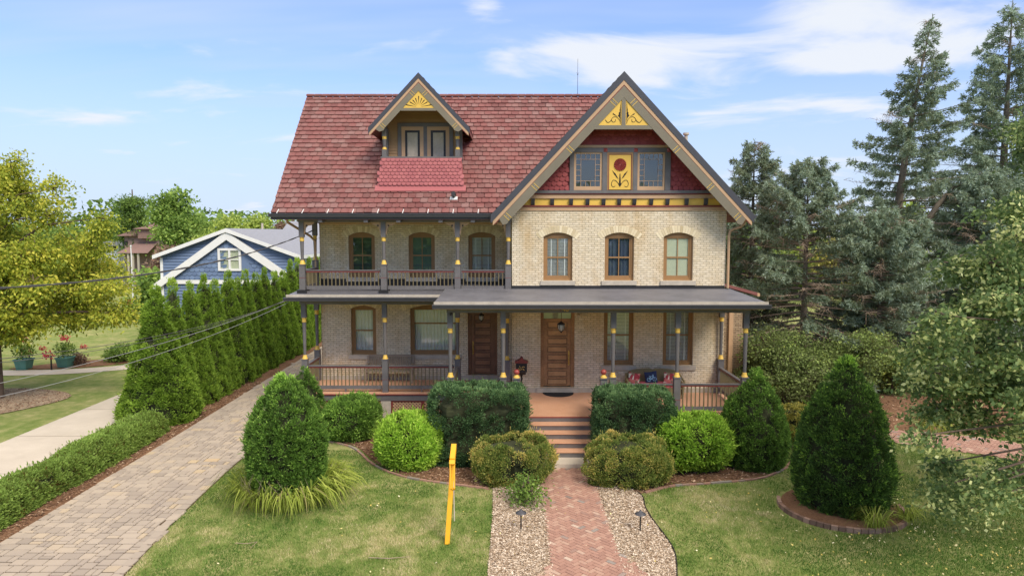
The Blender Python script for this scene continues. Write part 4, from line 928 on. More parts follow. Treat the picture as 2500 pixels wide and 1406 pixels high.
scallops('scallop_shingles', GXc-3.9, GXc+3.9, zz(355), GZ-.6, YT+.0, inn, M['scallop'], tymp, flat_rows=1)
def band(name, v0, v1, pro, mat, par=H, hwx=None, cover=True):
    z1, z0 = zz(v0), zz(v1); h1 = (GZ-.32-z1)/K; h0 = (GZ-.32-z0)/K; m = MB()
    m.prism([(GXc-h0, z0), (GXc+h0, z0), (GXc+h1, z1), (GXc-h1, z1)], YT-pro, YT+.02); return m.build(name, M[mat], par)
band('gable_ledge', 465.5, 472.5, .12, 'grey'); band('gable_moulding', 472.6, 475.4, .09, 'red'); band('gable_moulding', 475.5, 485, .06, 'tan')
band('gable_frieze', 485.1, 501.5, .01, 'gold'); band('gable_moulding', 501.6, 505.4, .06, 'red'); band('gable_frieze', 505.5, 514.5, .03, 'tan'); band('gable_moulding', 355, 361.6, .05, 'tan')
for u in (1301, 1348, 1394, 1434, 1473, 1511, 1548, 1589, 1628.5, 1675, 1722):
    m = MB(); x = xx(u, 493); z0, z1 = zz(502), zz(484.8); y0 = YT-.012
    for o in (-.045, 0, .045): m.prismx([(y0, z0+.01), (y0-.05, z0+.03), (y0-.09, z0+.10), (y0-.13, z1-.01), (y0, z1-.01)], x+o-.018, x+o+.018)
    m.build('frieze_bracket', M['darkgrey'], H)
# window band of the gable: grey frame, red corner blocks, leaded windows, yellow sunflower panel
m = MB(); zw0, zw1 = zz(465), zz(372.5)
for a, b in ((1390.6, 1401), (1470, 1481.6), (1545, 1555.6), (1623, 1636)): m.box(xx(a), xx(b), YT-.07, YT+.03, zw0, zw1)
m.box(xx(1390.6), xx(1636), YT-.068, YT+.03, zw1, zz(362.2)); gf = m.build('window_surround', M['grey'], H)
for a, b in ((1391, 1402), (1472.5, 1482), (1546, 1555.6), (1626.5, 1636)):
    m = MB(); xa, xb = xx(a), xx(b); xm, zm = (xa+xb)/2, (zw1+zz(362.2))/2; h = .065; y = YT-.07
    m.add([(xm-h, y, zm-h), (xm+h, y, zm-h), (xm+h, y, zm+h), (xm-h, y, zm+h), (xm, y-.035, zm)], [(0, 1, 4), (1, 2, 4), (2, 3, 4), (3, 0, 4)]); m.build('corner_block', M['ballred'], gf)
for u0, u1, lb in ((1401, 1470, 'square gable window with small border panes left of the sunflower panel'), (1555.6, 1623, 'square gable window with border panes right of the sunflower panel')):
    xa, xb, z0, z1 = xx(u0)+.004, xx(u1)-.004, zw0+.003, zw1-.003; m = MB(); fw = .07
    m.box(xa, xa+fw, YT-.03, YT+.015, z0, z1); m.box(xb-fw, xb, YT-.03, YT+.015, z0, z1); m.box(xa+fw, xb-fw, YT-.03, YT+.015, z0, z0+.13); m.box(xa+fw, xb-fw, YT-.03, YT+.015, z1-.05, z1); fr = m.build('window', M['tan'], H); fr['label'] = lb
    q = MB(); x0, x1, za, zb = xa+fw, xb-fw, z0+.13, z1-.05; s_ = (x1-x0)/5; 
    for i in (1, 4): q.box(x0+s_*i-.006, x0+s_*i+.006, YT-.025, YT-.012, za, zb)
    for i in (2, 3):
        x = x0+s_*i
        q.box(x-.006, x+.006, YT-.025, YT-.012, za, za+s_); q.box(x-.006, x+.006, YT-.025, YT-.012, zb-s_, zb)
    n = 6; hs = (zb-za)/n
    for i in (1, 5): q.box(x0, x1, YT-.026, YT-.011, za+hs*i-.006, za+hs*i+.006)
    for i in (2, 3, 4):
        for (a, b) in ((x0, x0+s_), (x1-s_, x1)): q.box(a, b, YT-.026, YT-.011, za+hs*i-.006, za+hs*i+.006)
    q.build('glazing_bars', M['tan'], fr); p = MB(); p.add([(x0, YT-.008, za), (x1, YT-.008, za), (x1, YT-.008, zb), (x0, YT-.008, zb)], [(0, 1, 2, 3)]); p.build('glass_pane', M['glass'], fr)
    p = MB(); p.box(x0, x1, YT+.008, YT+.016, za, zb); p.build('dark_backing', M['room'], fr)
xa, xb, z0, z1 = xx(1481.6), xx(1545), zw0+.003, zw1-.003
m = MB(); m.box(xa+.004, xa+.05, YT-.055, YT+.01, z0, z1); m.box(xb-.05, xb-.004, YT-.055, YT+.01, z0, z1); m.box(xa+.05, xb-.05, YT-.055, YT+.01, z1-.06, z1); pf = m.build('panel_frame', M['brown'], H)
m = MB(); px0, px1, pz0, pz1 = xa+.075, xb-.075, z0+.02, z1-.085; m.box(px0, px1, YT-.04, YT+.01, pz0, pz1); pan = m.build('sunflower_panel', M['gold'], H); pan['label'] = 'yellow panel with carved red sunflower and black stencilled stems'
m = MB(); m.box(xa+.051, px0-.001, YT-.045, YT+.01, z0, z1-.061); m.box(px1+.001, xb-.051, YT-.045, YT+.01, z0, z1-.061); m.box(px0, px1, YT-.045, YT+.01, pz1+.001, z1-.061); m.build('panel_trim', M['red'], pan)
cx_, cz_ = (px0+px1)/2, pz1-.33; m = MB(); n = 20; R = .21; yq = YT-.041
for i in range(n):
    a = 2*math.pi*i/n; d = math.pi/n*.92; m.add([(cx_+.02*math.cos(a), yq-.01, cz_+.02*math.sin(a)), (cx_+R*math.cos(a-d), yq, cz_+R*math.sin(a-d)), (cx_+R*.99*math.cos(a), yq-.045, cz_+R*.99*math.sin(a)), (cx_+R*math.cos(a+d), yq, cz_+R*math.sin(a+d))], [(0, 1, 2), (0, 2, 3), (1, 3, 2)])
m.prism([(cx_+R*math.cos(a), cz_+R*math.sin(a)) for a in np.linspace(0, 6.283, 33)[:-1]], yq-.004, yq+.003); m.build('carved_sunflower', M['ballred'], pan)
m = MB(); zb0 = pz0+.12; yq = YT-.044
m.prism([(cx_-.012, zb0+.42), (cx_+.012, zb0+.42), (cx_+.03, zb0+.12), (cx_+.05, zb0+.04), (cx_, zb0-.03), (cx_-.05, zb0+.04), (cx_-.03, zb0+.12)], yq-.004, yq+.004)
for s in (-1, 1):
    P = smooth([(cx_+s*a, zb0+b) for a, b in ((.04, .06), (.12, .16), (.22, .20), (.28, .12), (.28, .02), (.22, -.03), (.16, .0))], n=4)
    for i in range(len(P)-1): m.slab((P[i][0], yq, P[i][1]), (P[i+1][0], yq, P[i+1][1]), .008, .018)
    m.prism([(cx_+s*a, zb0+b) for a, b in ((.05, .24), (.13, .30), (.15, .34), (.19, .38), (.27, .53), (.20, .46), (.15, .42), (.12, .36))], yq-.004, yq+.004)
m.build('stencil', M['blackcut'], pan)
# closed soffits under the gable overhang and at its feet
m = MB()
for s in (-1, 1):
    m.prism([(GXc+s*.0, GZ-.22), (GXc+s*4.28, GZ-.22-K*4.28), (GXc+s*4.28, GZ-.25-K*4.28), (GXc, GZ-.25)], GY+.0, YT+.0)
    m.prism([(GXc+s*3.70, 7.22), (GXc+s*4.28, 7.22-.03), (GXc+s*3.75, GZ-.5-K*3.75)], GY+.05, GY+.5)
m.build('gable_soffit', M['clap'], H)
m = MB(); x = GXc+hw; m.prism([(x-.02, EZ-.06), (x+.13, EZ-.06), (x+.12, EZ-.10), (x+.09, EZ-.19), (x-.02, EZ-.19)], GY-.03, 33.5); m.build('gutter', M['darkgrey'], H)
m = MB(); m.tube([(7.95, 23.4, 7.05), (7.93, 23.4, 6.93), (7.8, 23.42, 6.82), (7.6, 23.45, 6.76), (7.48, 23.5, 6.68), (7.45, 23.52, 6.5), (7.45, 23.52, 4.72)], .045, 10); m.build('downspout', M['tan'], H)
m = MB(); m.tube([(-7.9, 24.1, 7.1), (-7.9, 24.1, 7.0), (-7.42, 25.2, 6.5), (-7.33, 25.5, 6.3), (-7.33, 25.5, 4.8)], .045, 8); m.build('downspout', M['tan'], H)
# vent pipe through the far gable slope
v = at(1675, 330, 27.5); m = MB(); m.tube([(v.x, 27.5, zgab(v.x)-.1), (v.x, 27.5, v.z+.0)], .07, 12); m.tube([(v.x, 27.5, v.z), (v.x, 27.5, v.z+.08)], .12, 12); m.build('vent_pipe', M['stone'], H)

# --- dormer with its loggia
dh = 1.72
m = MB()
for s in (-1, 1): m.prism([(DX, DZ), (DX+s*dh, DZ-K*dh), (DX+s*dh, DZ-K*dh-.13), (DX, DZ-.13)], DY, RY-.02)
dr = fixn(m.build('dormer_roof', M['slate'], H)); SD = math.hypot(dh, K*dh)
for s in (-1, 1): slates('slates', (DX+s*dh, DY+.02, DZ-K*dh), (0, 1, 0), (-s, 0, K), RY-DY-.1, SD, lambda c: zmain(c.y) < c.z+.05, dr)
m = MB(); chev(m, DY-.04, DY-.001, -.04, .155, dh+.02, DZ, DX); m.build('rake_edge', M['darkgrey'], dr)
m = MB(); chev(m, DY-.03, DY-.002, .157, .27, dh-.02, DZ, DX); m.build('rake_trim', M['tan'], dr)
m = MB(); chev(m, DY-.025, DY-.003, .272, .30, dh-.06, DZ, DX); m.build('rake_line', M['red'], dr)
m = MB(); barge(m, DZ, DX, .302, .57, DY-.035, DY+.0, 1.46); db = fixn(m.build('bargeboard', M['olive'], dr))
zc0 = at(1020, 269, DY).z; zc1 = at(1020, 264.5, DY).z
m = MB(); h0 = (DZ-.56-zc0)/K; m.prism([(DX-h0, zc0-.03), (DX+h0, zc0-.03), (DX+h0-.05, zc1), (DX-h0+.05, zc1)], DY-.034, DY+.02); m.build('collar_beam', M['olive'], dr)
m = MB(); zt2 = DZ-.545; m.prism([(DX-(zt2-zc1)/K, zc1+.002), (DX+(zt2-zc1)/K, zc1+.002), (DX, zt2)], DY-.015, DY+.01); sp_ = m.build('sunburst_panel', M['gold'], dr)
m = MB(); R0, R1 = .09, .42
for a in np.linspace(.18, math.pi-.18, 9):
    R1 = min(.50, .36/max(.01, (math.sin(a)+abs(math.cos(a))*K*.62))); ca, sa = math.cos(a), math.sin(a); c0 = (DX, zc1+.03)
    m.prism([(c0[0]+R0*ca, c0[1]+R0*sa), (c0[0]+R1*ca-.017*sa, c0[1]+R1*sa+.017*ca), (c0[0]+(R1+.02)*ca, c0[1]+(R1+.02)*sa), (c0[0]+R1*ca+.017*sa, c0[1]+R1*sa-.017*ca)], DY-.02, DY-.012)
m.build('ray_cutout', M['blackcut'], sp_)
m = MB(); k = MB()
for s in (-1, 1):
    for dist in (.28, 1.30):
        for dd in (-.04, .04):
            m = MB(); x = dist+dd*.7; a = Vector((DX+s*x, DY-.037, DZ-.302-K*x)); n_ = Vector((-s*K, 0, -1)).normalized(); m.slab(a, a+n_*.18, .01, .012, up=(s*1., 0, -K)); m.build('gold_stripe', M['gold'], db)
DS = 9.22; dyp = 24.2; pxl, pxr = -4.46, -1.90
m = MB(); m.box(pxl-.12, pxr+.12, dyp-.12, dyp+.10, DS, DS+.05); m.box(pxr+.03, pxr+.12, dyp+.10, 24.95, DS, DS+.05); m.box(pxl-.12, pxl-.03, dyp+.10, 24.95, DS, DS+.05); m.build('dormer_sill', M['grey'], H)
for x in (pxl, pxr):
    m = MB(); m.box(x-.08, x+.08, dyp-.07, dyp+.07, DS+.05, DS+.30); m.lathe((x, dyp, DS+.38), [(0, .055), (.3, .075)], 12); m.box(x-.075, x+.075, dyp-.07, dyp+.07, DS+.75, DS+1.08); p = m.build('dormer_post', M['grey'], H)
    
    for zc_, pf in ((.30, [(0, .08), (.03, .075), (.08, .06)]), (.66, [(0, .075), (.03, .08), (.05, .068), (.09, .085)])):
        q = MB(); q.lathe((x, dyp, DS+zc_), pf, 12); q.build('gold_collar', M['gold'], p)
YD = 24.95
m = MB(); m.prism([(pxl-.05, 9.12), (pxr+.05, 9.12), (pxr+.05, DZ-.15-K*(abs(pxr-DX)+.05)), (DX, DZ-.15), (pxl-.05, DZ-.15-K*(abs(pxl-DX)+.05))], YD, YD+.06)
m.box(pxl-.1, pxr+.1, dyp+.1, YD, 9.05, 9.12); cl = fixn(m.build('dormer_wall', M['clap'], H))
m = MB()
for i in range(18):
    z = 9.14+i*.11; h = min(abs(pxl-DX), (DZ-.2-z)/K)
    if h < .15: break
    m.prismx([(YD, z+.105), (YD-.018, z), (YD, z)], DX-h, DX+h)
m.build('clapboards', M['clap'], cl)
for s, x in ((-1, pxl-.05), (1, pxr+.05)):
    m = MB(); m.prismx([(YD, 9.1), (YD, 10.3), (26.1, 10.3), (24.95+.1, 9.2)], x-.03, x+.03); fixn(m.build('dormer_cheek', M['scallop_l'], H))
    m = MB(); m.box(x-.07, x+.07, YD-.14, YD-.002, 9.12, 10.32); m.build('corner_pilaster', M['grey'], H)
    m = MB(); m.prismx([(dyp-.06, 8.1), (dyp-.06, DS), (YD, DS), (YD, 9.0)], x-.02, x+.02); m.build('dormer_side_panel', M['scallop_l'], H)
def dx_(u): return at(u, 350, YD).x
def dz_(v): return at(1040, v, YD).z
m = MB(); z0, z1 = 9.13, dz_(301)
for a, b in ((971.5, 980.5), (1034.5, 1043), (1097.5, 1106.5)): m.box(dx_(a), dx_(b), YD-.05, YD-.019, z0, dz_(310))
m.box(dx_(971.5), dx_(1106.5), YD-.052, YD-.019, dz_(310), z1); gs = m.build('window_surround', M['grey'], H)
for a, b, lb in ((980.5, 1034.5, 'left dormer casement with grey leaded border and lace curtain'), (1043, 1097.5, 'right dormer casement with grey leaded border and lace curtain')):
    xa, xb = dx_(a)+.003, dx_(b)-.003; zt = dz_(310)-.003; m = MB(); fw = .13; m.box(xa, xa+fw, YD-.045, YD-.019, z0, zt); m.box(xb-fw, xb, YD-.045, YD-.019, z0, zt); m.box(xa+fw, xb-fw, YD-.045, YD-.019, zt-fw, zt); f = m.build('window', M['tan'], H); f['label'] = lb
    x0, x1 = xa+fw, xb-fw; q = MB(); bw = .08; zt -= fw
    q.box(x0, x0+bw, YD-.038, YD-.022, z0, zt); q.box(x1-bw, x1, YD-.038, YD-.022, z0, zt); q.box(x0+bw, x1-bw, YD-.038, YD-.022, zt-bw, zt); q.box(x0+bw, x1-bw, YD-.038, YD-.022, z0+.16, z0+.185); q.build('leaded_border', M['black'], f)
    q = MB(); n = 22
    for i in range(n):
        xq = x0+bw+(x1-x0-2*bw)*i/n; xr = x0+bw+(x1-x0-2*bw)*(i+1)/n; ya, yb_ = YD-.028+.005*math.sin(i*1.9), YD-.028+.005*math.sin((i+1)*1.9); q.add([(xq, ya, z0), (xr, yb_, z0), (xr, yb_, zt-bw), (xq, ya, zt-bw)], [(0, 1, 2, 3)])
    q.build('lace_curtain', M['stone'], f)
# flared apron of scallops below the loggia
a0 = (pxl-.10, pxr+.10); y0, y1, z0, z1 = 23.93, dyp-.10, 8.13, DS-.003
m = MB(); m.add([(a0[0]-.14, y0, z0), (a0[1]+.14, y0, z0), (a0[1], y1, z1), (a0[0], y1, z1), (a0[0]-.14, y0+.5, z0), (a0[1]+.14, y0+.5, z0), (a0[1], y1+.9, z1), (a0[0], y1+.9, z1)], [(0, 1, 2, 3), (1, 5, 6, 2), (4, 0, 3, 7)]); ap_ = m.build('dormer_apron', M['scallop_l'], H); ap_['label'] = 'flared rose red scalloped apron under the dormer'
slp = (y1-y0)/(z1-z0)
scallops('scallop_shingles', a0[0]-.05, a0[1]+.05, z0+.13, z1-.03, y0+.13*slp-.005, lambda x, z: a0[0]-.13*(z1-z)/(z1-z0)-.0 < x < a0[1]+.13*(z1-z)/(z1-z0) and z < z1, M['scallop_l'], ap_, w=.155, row=.118, slope=slp)
m = MB(); m.slab((a0[0]-.2, y0-.03, z0+.03), (a0[1]+.2, y0-.03, z0+.03), .28, .02, up=(0, -.73, .68)); m.build('apron_flashing', M['scallop_l'], ap_)

# --- one-storey side bay at the right, seen past the porch
m = MB(); m.box(7.40, 9.25, 27, 31, 0, 4.2); m.build('side_bay_wall', M['brick_old'], H)['label'] = 'weathered brown brick side bay beyond the right porch'
m = MB(); m.prism([(7.40, 4.78), (9.6, 4.18), (9.6, 4.30), (7.40, 4.9)], 26.6, 31.3); m.build('side_bay_roof', M['slate'], H)
m = MB(); m.box(9.6, 9.7, 26.6, 31.2, 4.15, 4.27); m.box(8.62, 8.78, 26.88, 26.99, 0, 4.2); m.build('side_bay_pilaster', M['tan'], H)
# small fittings on the wall
p = at(1426, 764, YA); m = MB(); m.box(p.x-.10, p.x+.10, YA-.16, YA-.04, p.z-.06, p.z+.06); m.tube([(p.x-.2, YA-.01, p.z-.05), (p.x-.2, YA-.09, p.z-.1)], [.05, .06], 10); m.box(p.x-.25, p.x-.02, YA-.04, YA-.002, p.z-.04, p.z+.02); m.build('security_light', M['stone'], H)
m = MB(); q = at(1101, 767, 20.6); m.tube([(q.x, 20.60, q.z), (q.x, 20.52, q.z)], [.045, .035], 12); m.build('door_camera', M['black'], H)
# ------------------------------------------------------------------ vegetation
def leafmat(name, stops, trans=.48, rough=.6):
    return tinted(name, stops, rough, trans=trans, spec=.25)
M['arb'] = leafmat('arborvitae_foliage', [(0, S(82, 94, 42)), (.3, S(106, 134, 50)), (.65, S(140, 172, 64)), (1, S(178, 204, 84))])
M['yewdark'] = leafmat('dark_yew_foliage', [(0, S(52, 68, 44)), (.4, S(74, 104, 66)), (.75, S(110, 144, 94)), (1, S(148, 178, 118))])
M['cone'] = leafmat('cone_foliage', [(0, S(70, 82, 39)), (.35, S(90, 124, 54)), (.7, S(127, 165, 72)), (1, S(193, 230, 110))])
M['conedk'] = leafmat('dark_cone_foliage', [(0, S(58, 67, 37)), (.4, S(74, 101, 51)), (.75, S(103, 140, 65)), (1, S(168, 208, 87))])
M['lime'] = leafmat('lime_foliage', [(0, S(91, 106, 41)), (.3, S(133, 169, 60)), (.65, S(179, 217, 84)), (1, S(224, 250, 116))])
M['golden'] = leafmat('golden_tip_foliage', [(0, S(79, 95, 47)), (.4, S(116, 138, 66)), (.66, S(157, 166, 86)), (.85, S(209, 192, 110)), (1, S(231, 207, 127))])
M['hedge'] = leafmat('low_hedge_foliage', [(0, S(106, 76, 39)), (.15, S(106, 120, 53)), (.5, S(139, 166, 79)), (1, S(189, 216, 113))])
M['maple'] = leafmat('yellow_green_leaves', [(0, S(66, 86, 36)), (.35, S(116, 136, 49)), (.65, S(172, 181, 66)), (1, S(222, 213, 90))], .4)
M['treegreen'] = leafmat('green_leaves', [(0, S(77, 99, 47)), (.5, S(119, 149, 68)), (1, S(178, 200, 99))], .35)
M['treelime'] = leafmat('light_green_leaves', [(0, S(115, 136, 63)), (.5, S(161, 180, 85)), (1, S(215, 224, 121))], .35)
M['linden'] = leafmat('linden_leaves', [(0, S(72, 92, 56)), (.45, S(104, 128, 76)), (.60, S(136, 156, 94)), (.70, S(206, 212, 140)), (1, S(232, 234, 172))], .35)
M['spruce'] = leafmat('blue_spruce_needles', [(0, S(112, 108, 80)), (.3, S(124, 134, 102)), (.65, S(150, 168, 142)), (1, S(190, 208, 190))], .35)
M['shrubmix'] = leafmat('shrub_leaves', [(0, S(88, 93, 59)), (.5, S(126, 144, 81)), (.85, S(169, 190, 103)), (1, S(240, 246, 118))], .3)
M['redleaf'] = leafmat('purple_brown_leaves', [(0, S(101, 78, 69)), (.6, S(145, 117, 99)), (1, S(166, 155, 112))], .3)
M['bush'] = leafmat('yellowing_bush_leaves', [(0, S(115, 113, 60)), (.6, S(178, 176, 90)), (1, S(231, 210, 103))], .3)
M['trunk'] = paint('tree_bark', S(104, 88, 76), .9, .25, 7, 1.)
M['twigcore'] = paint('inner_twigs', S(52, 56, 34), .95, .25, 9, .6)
M['sprtrunk'] = paint('spruce_bark', S(118, 108, 94), .9, .25, 7, 1.)
M['deadtwig'] = paint('dead_twigs', S(158, 138, 120), .9, .2, 7, .5)

def unit(a): return a/np.maximum(1e-9, np.linalg.norm(a, axis=1, keepdims=True))
def rnd3(n, rng): return unit(rng.normal(size=(n, 3)))
def leafquads(P, D, L, W, rng):
    n = len(P); s = unit(np.cross(D, rnd3(n, rng))); L = L[:, None]; W = W[:, None]
    m = P+D*L*.45
    return np.stack([P, m+s*W, P+D*L, m-s*W], 1).reshape(-1, 3)
def wave(P, f, seed):
    r = np.random.default_rng(seed); s = 0
    for i in range(6):
        k = r.normal(size=3)*f*(1+.4*i); s = s+np.sin(P@k+r.uniform(0, 6.28))/(1+.35*i)
    return s/3.2
def revolve(H, R, prof):
    "returns a sampler of surface points and normals"
    hs = np.linspace(0, 1, 200); pr = np.array([prof(h) for h in hs]); w = np.cumsum(pr+.06); w /= w[-1]
    def f(n, rng):
        h = np.interp(rng.random(n), w, hs); th = rng.uniform(0, 2*math.pi, n); r = np.interp(h, hs, pr)*R
        dr = (np.interp(np.minimum(1, h+.01), hs, pr)-np.interp(np.maximum(0, h-.01), hs, pr))*R/(.02*H)
        P = np.stack([r*np.cos(th), r*np.sin(th), h*H], 1); N = unit(np.stack([np.cos(th), np.sin(th), -np.clip(dr, -3, 3)], 1)); return P, N
    return f
def superell(a, b, c, p, zc):
    def f(n, rng):
        d = rng.uniform(-1, 1, (n*3, 3)); d = d[np.abs(d).max(1) > .75][:n]
        while len(d) < n: d = np.concatenate([d, d])[:n]
        q = np.abs(d)**p; r = (q.sum(1))**(-1/p); u = d*r[:, None]; N = unit(np.sign(u)*np.abs(u)**(p-1)/np.array([a, b, c])); P = u*np.array([a, b, c])+np.array([0, 0, zc]); return P, N
    return f
def shrubmesh(name, surf, nclump, perclump, rc, leaf, wid, mat, amp=.06, freq=2.2, up=.35, seed=1, tintbias=0., core=.80, squash=1., center=None, parent=None, loc=(0, 0, 0), flat=0, zmin=.02, tipbright=.35, shell=.15):
    nclump = int(nclump*1.25); perclump = int(perclump*1.4); rng = np.random.default_rng(seed); P, N = surf(nclump, rng)
    wv = wave(P, freq, seed); P = P+N*(wv*amp)[:, None]
    cen = np.repeat(P, perclump, 0); nn = np.repeat(N, perclump, 0); n = len(cen)
    d = unit(nn*.9+rng.normal(size=(n, 3))*.75); rr = rc*rng.uniform(shell, 1, n)
    pos = cen+d*rr[:, None]*np.array([1, 1, squash]); pos[:, 2] = np.maximum(pos[:, 2], zmin+rng.random(n)*.05)
    D = unit(d*.75+np.array([0, 0, up])+rng.normal(size=(n, 3))*.35)
    L = leaf*.72*rng.uniform(.6, 1.25, n); W = wid*.74*rng.uniform(.6, 1.2, n)
    sh = rng.random(n) < .012; pos[sh] += nn[sh]*rc*.6; D[sh] = unit(D[sh]+nn[sh]+np.array([0, 0, .5])); L[sh] *= rng.uniform(1.2, 2.4, sh.sum())   # stray shoots
    V = leafquads(pos, D, L, W, rng); ct = np.repeat(rng.normal(0, .10, nclump), perclump)
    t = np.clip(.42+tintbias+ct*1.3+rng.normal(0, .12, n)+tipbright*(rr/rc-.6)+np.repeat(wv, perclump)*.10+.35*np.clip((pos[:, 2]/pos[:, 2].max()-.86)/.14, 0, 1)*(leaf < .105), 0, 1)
    T = np.repeat(t, 4); Q = np.arange(4*n).reshape(-1, 4); mi = np.zeros(n, int)
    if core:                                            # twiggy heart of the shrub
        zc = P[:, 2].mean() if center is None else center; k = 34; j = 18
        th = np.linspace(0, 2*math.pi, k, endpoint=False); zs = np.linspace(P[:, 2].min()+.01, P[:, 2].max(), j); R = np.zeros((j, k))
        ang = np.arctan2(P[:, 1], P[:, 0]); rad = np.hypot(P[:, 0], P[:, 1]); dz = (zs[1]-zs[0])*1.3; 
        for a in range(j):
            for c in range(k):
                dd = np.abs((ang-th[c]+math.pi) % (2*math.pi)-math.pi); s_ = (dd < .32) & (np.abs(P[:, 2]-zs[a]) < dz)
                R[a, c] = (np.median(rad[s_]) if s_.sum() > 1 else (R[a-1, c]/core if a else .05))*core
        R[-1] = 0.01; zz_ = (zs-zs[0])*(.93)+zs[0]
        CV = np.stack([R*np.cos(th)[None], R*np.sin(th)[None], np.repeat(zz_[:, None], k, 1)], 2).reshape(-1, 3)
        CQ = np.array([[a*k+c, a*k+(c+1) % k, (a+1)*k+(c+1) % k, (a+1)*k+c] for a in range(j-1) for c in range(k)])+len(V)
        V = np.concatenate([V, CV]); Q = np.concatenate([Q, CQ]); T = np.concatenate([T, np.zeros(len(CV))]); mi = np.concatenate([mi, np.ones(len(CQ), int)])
    o = raw(name, V, Q, [mat, M['twigcore']], T, mi, parent, world=parent is None); o.location = loc; return o

# row of arborvitae along the drive
def arbprof(h): return max(0, 1-h)**1.02*(.84+.16*min(1, h/.08))
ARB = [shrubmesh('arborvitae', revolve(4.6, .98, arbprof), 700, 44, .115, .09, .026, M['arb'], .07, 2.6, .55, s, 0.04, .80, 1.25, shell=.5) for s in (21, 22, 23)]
YS = [23.9, 25.2, 26.3, 27.6, 28.7, 29.9, 31.0, 32.1, 33.3, 34.5, 35.8, 37.0, 38.3, 39.5, 40.8, 42.0, 43.2, 44.5]
rn = random.Random(2)
for i, y in enumerate(YS):
    o = ARB[i] if i < 3 else ARB[i % 3].copy()
    if i >= 3: COL.objects.link(o)
    sc = [1.03, 1.06, 1.03, 1.07, 1.0, 1.08, .99, 1.05][i] if i < 8 else rn.uniform(.97, 1.12)
    o.location = (-12.5+rn.uniform(-.08, .08)-(0.1 if i == 0 else 0), y, 0); o.scale = (1.34 if i == 0 else rn.uniform(.86, 1.0),)*2+(sc,); o.rotation_euler[2] = rn.uniform(0, 6.28)
    od = ['nearest and broadest', 'second', 'third', 'fourth', 'fifth', 'sixth', 'seventh', 'eighth', 'ninth', 'tenth', 'eleventh', 'twelfth', 'thirteenth', 'fourteenth', 'fifteenth', 'sixteenth', 'seventeenth', 'farthest'][i]
    tag(o, f'{od} arborvitae in the green row between the two driveways', 'evergreen', 'arborvitae in a row along the paver driveway')
# clipped shrubs round the porch
def tabprof(T): return lambda h: float(np.interp(h, [t[0] for t in T], [t[1] for t in T]))
coneprof = tabprof([(0, .86), (.2, .97), (.45, 1), (.62, .90), (.74, .68), (.85, .40), (.93, .17), (1, .02)])
cone2 = tabprof([(0, .82), (.08, .9), (.25, 1), (.48, .87), (.64, .72), (.77, .47), (.89, .19), (1, .02)])
def topspikes(P0, H, n, L, mat, seed, loc, name): pass
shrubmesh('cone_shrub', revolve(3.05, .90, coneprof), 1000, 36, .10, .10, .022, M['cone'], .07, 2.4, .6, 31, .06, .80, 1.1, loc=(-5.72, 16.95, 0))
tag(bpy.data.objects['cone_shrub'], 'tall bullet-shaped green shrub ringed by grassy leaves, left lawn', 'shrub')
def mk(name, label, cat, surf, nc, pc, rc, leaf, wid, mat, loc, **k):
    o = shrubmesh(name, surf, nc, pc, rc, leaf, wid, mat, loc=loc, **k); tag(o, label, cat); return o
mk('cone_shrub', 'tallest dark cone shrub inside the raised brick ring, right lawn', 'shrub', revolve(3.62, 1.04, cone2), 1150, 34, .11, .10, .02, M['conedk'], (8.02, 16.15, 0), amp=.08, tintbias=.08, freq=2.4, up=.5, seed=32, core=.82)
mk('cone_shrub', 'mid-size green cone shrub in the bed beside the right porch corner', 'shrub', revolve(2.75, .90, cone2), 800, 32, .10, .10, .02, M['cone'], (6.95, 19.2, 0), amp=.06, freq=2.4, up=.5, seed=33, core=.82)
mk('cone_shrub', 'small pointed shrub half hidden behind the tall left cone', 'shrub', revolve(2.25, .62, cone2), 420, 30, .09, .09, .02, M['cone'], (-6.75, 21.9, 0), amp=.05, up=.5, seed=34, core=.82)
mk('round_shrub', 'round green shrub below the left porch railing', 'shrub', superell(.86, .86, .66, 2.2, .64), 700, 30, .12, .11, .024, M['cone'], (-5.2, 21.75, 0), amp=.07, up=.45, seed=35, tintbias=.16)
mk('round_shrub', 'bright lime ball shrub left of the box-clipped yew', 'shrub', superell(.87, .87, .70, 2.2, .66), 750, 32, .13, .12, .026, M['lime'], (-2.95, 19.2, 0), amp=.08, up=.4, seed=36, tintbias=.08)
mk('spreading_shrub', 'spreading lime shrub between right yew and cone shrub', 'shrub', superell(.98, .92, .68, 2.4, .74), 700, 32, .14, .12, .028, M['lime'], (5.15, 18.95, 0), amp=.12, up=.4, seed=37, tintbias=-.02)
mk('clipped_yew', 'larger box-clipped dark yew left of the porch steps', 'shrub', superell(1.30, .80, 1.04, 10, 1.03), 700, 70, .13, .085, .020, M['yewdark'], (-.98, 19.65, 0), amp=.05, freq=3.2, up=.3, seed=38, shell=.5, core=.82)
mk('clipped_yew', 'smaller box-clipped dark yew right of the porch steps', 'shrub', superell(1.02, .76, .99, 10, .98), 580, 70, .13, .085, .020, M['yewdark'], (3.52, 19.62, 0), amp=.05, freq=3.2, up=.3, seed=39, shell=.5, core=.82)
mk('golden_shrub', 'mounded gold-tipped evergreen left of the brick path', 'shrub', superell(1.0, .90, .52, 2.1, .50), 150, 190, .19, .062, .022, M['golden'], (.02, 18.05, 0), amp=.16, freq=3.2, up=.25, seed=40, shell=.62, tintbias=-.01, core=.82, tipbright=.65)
mk('golden_shrub', 'mounded gold-tipped evergreen right of the brick path', 'shrub', superell(1.04, .92, .52, 2.1, .50), 155, 190, .19, .062, .022, M['golden'], (3.1, 17.95, 0), amp=.17, freq=3.2, up=.25, seed=41, shell=.62, tintbias=-.01, core=.82, tipbright=.65)
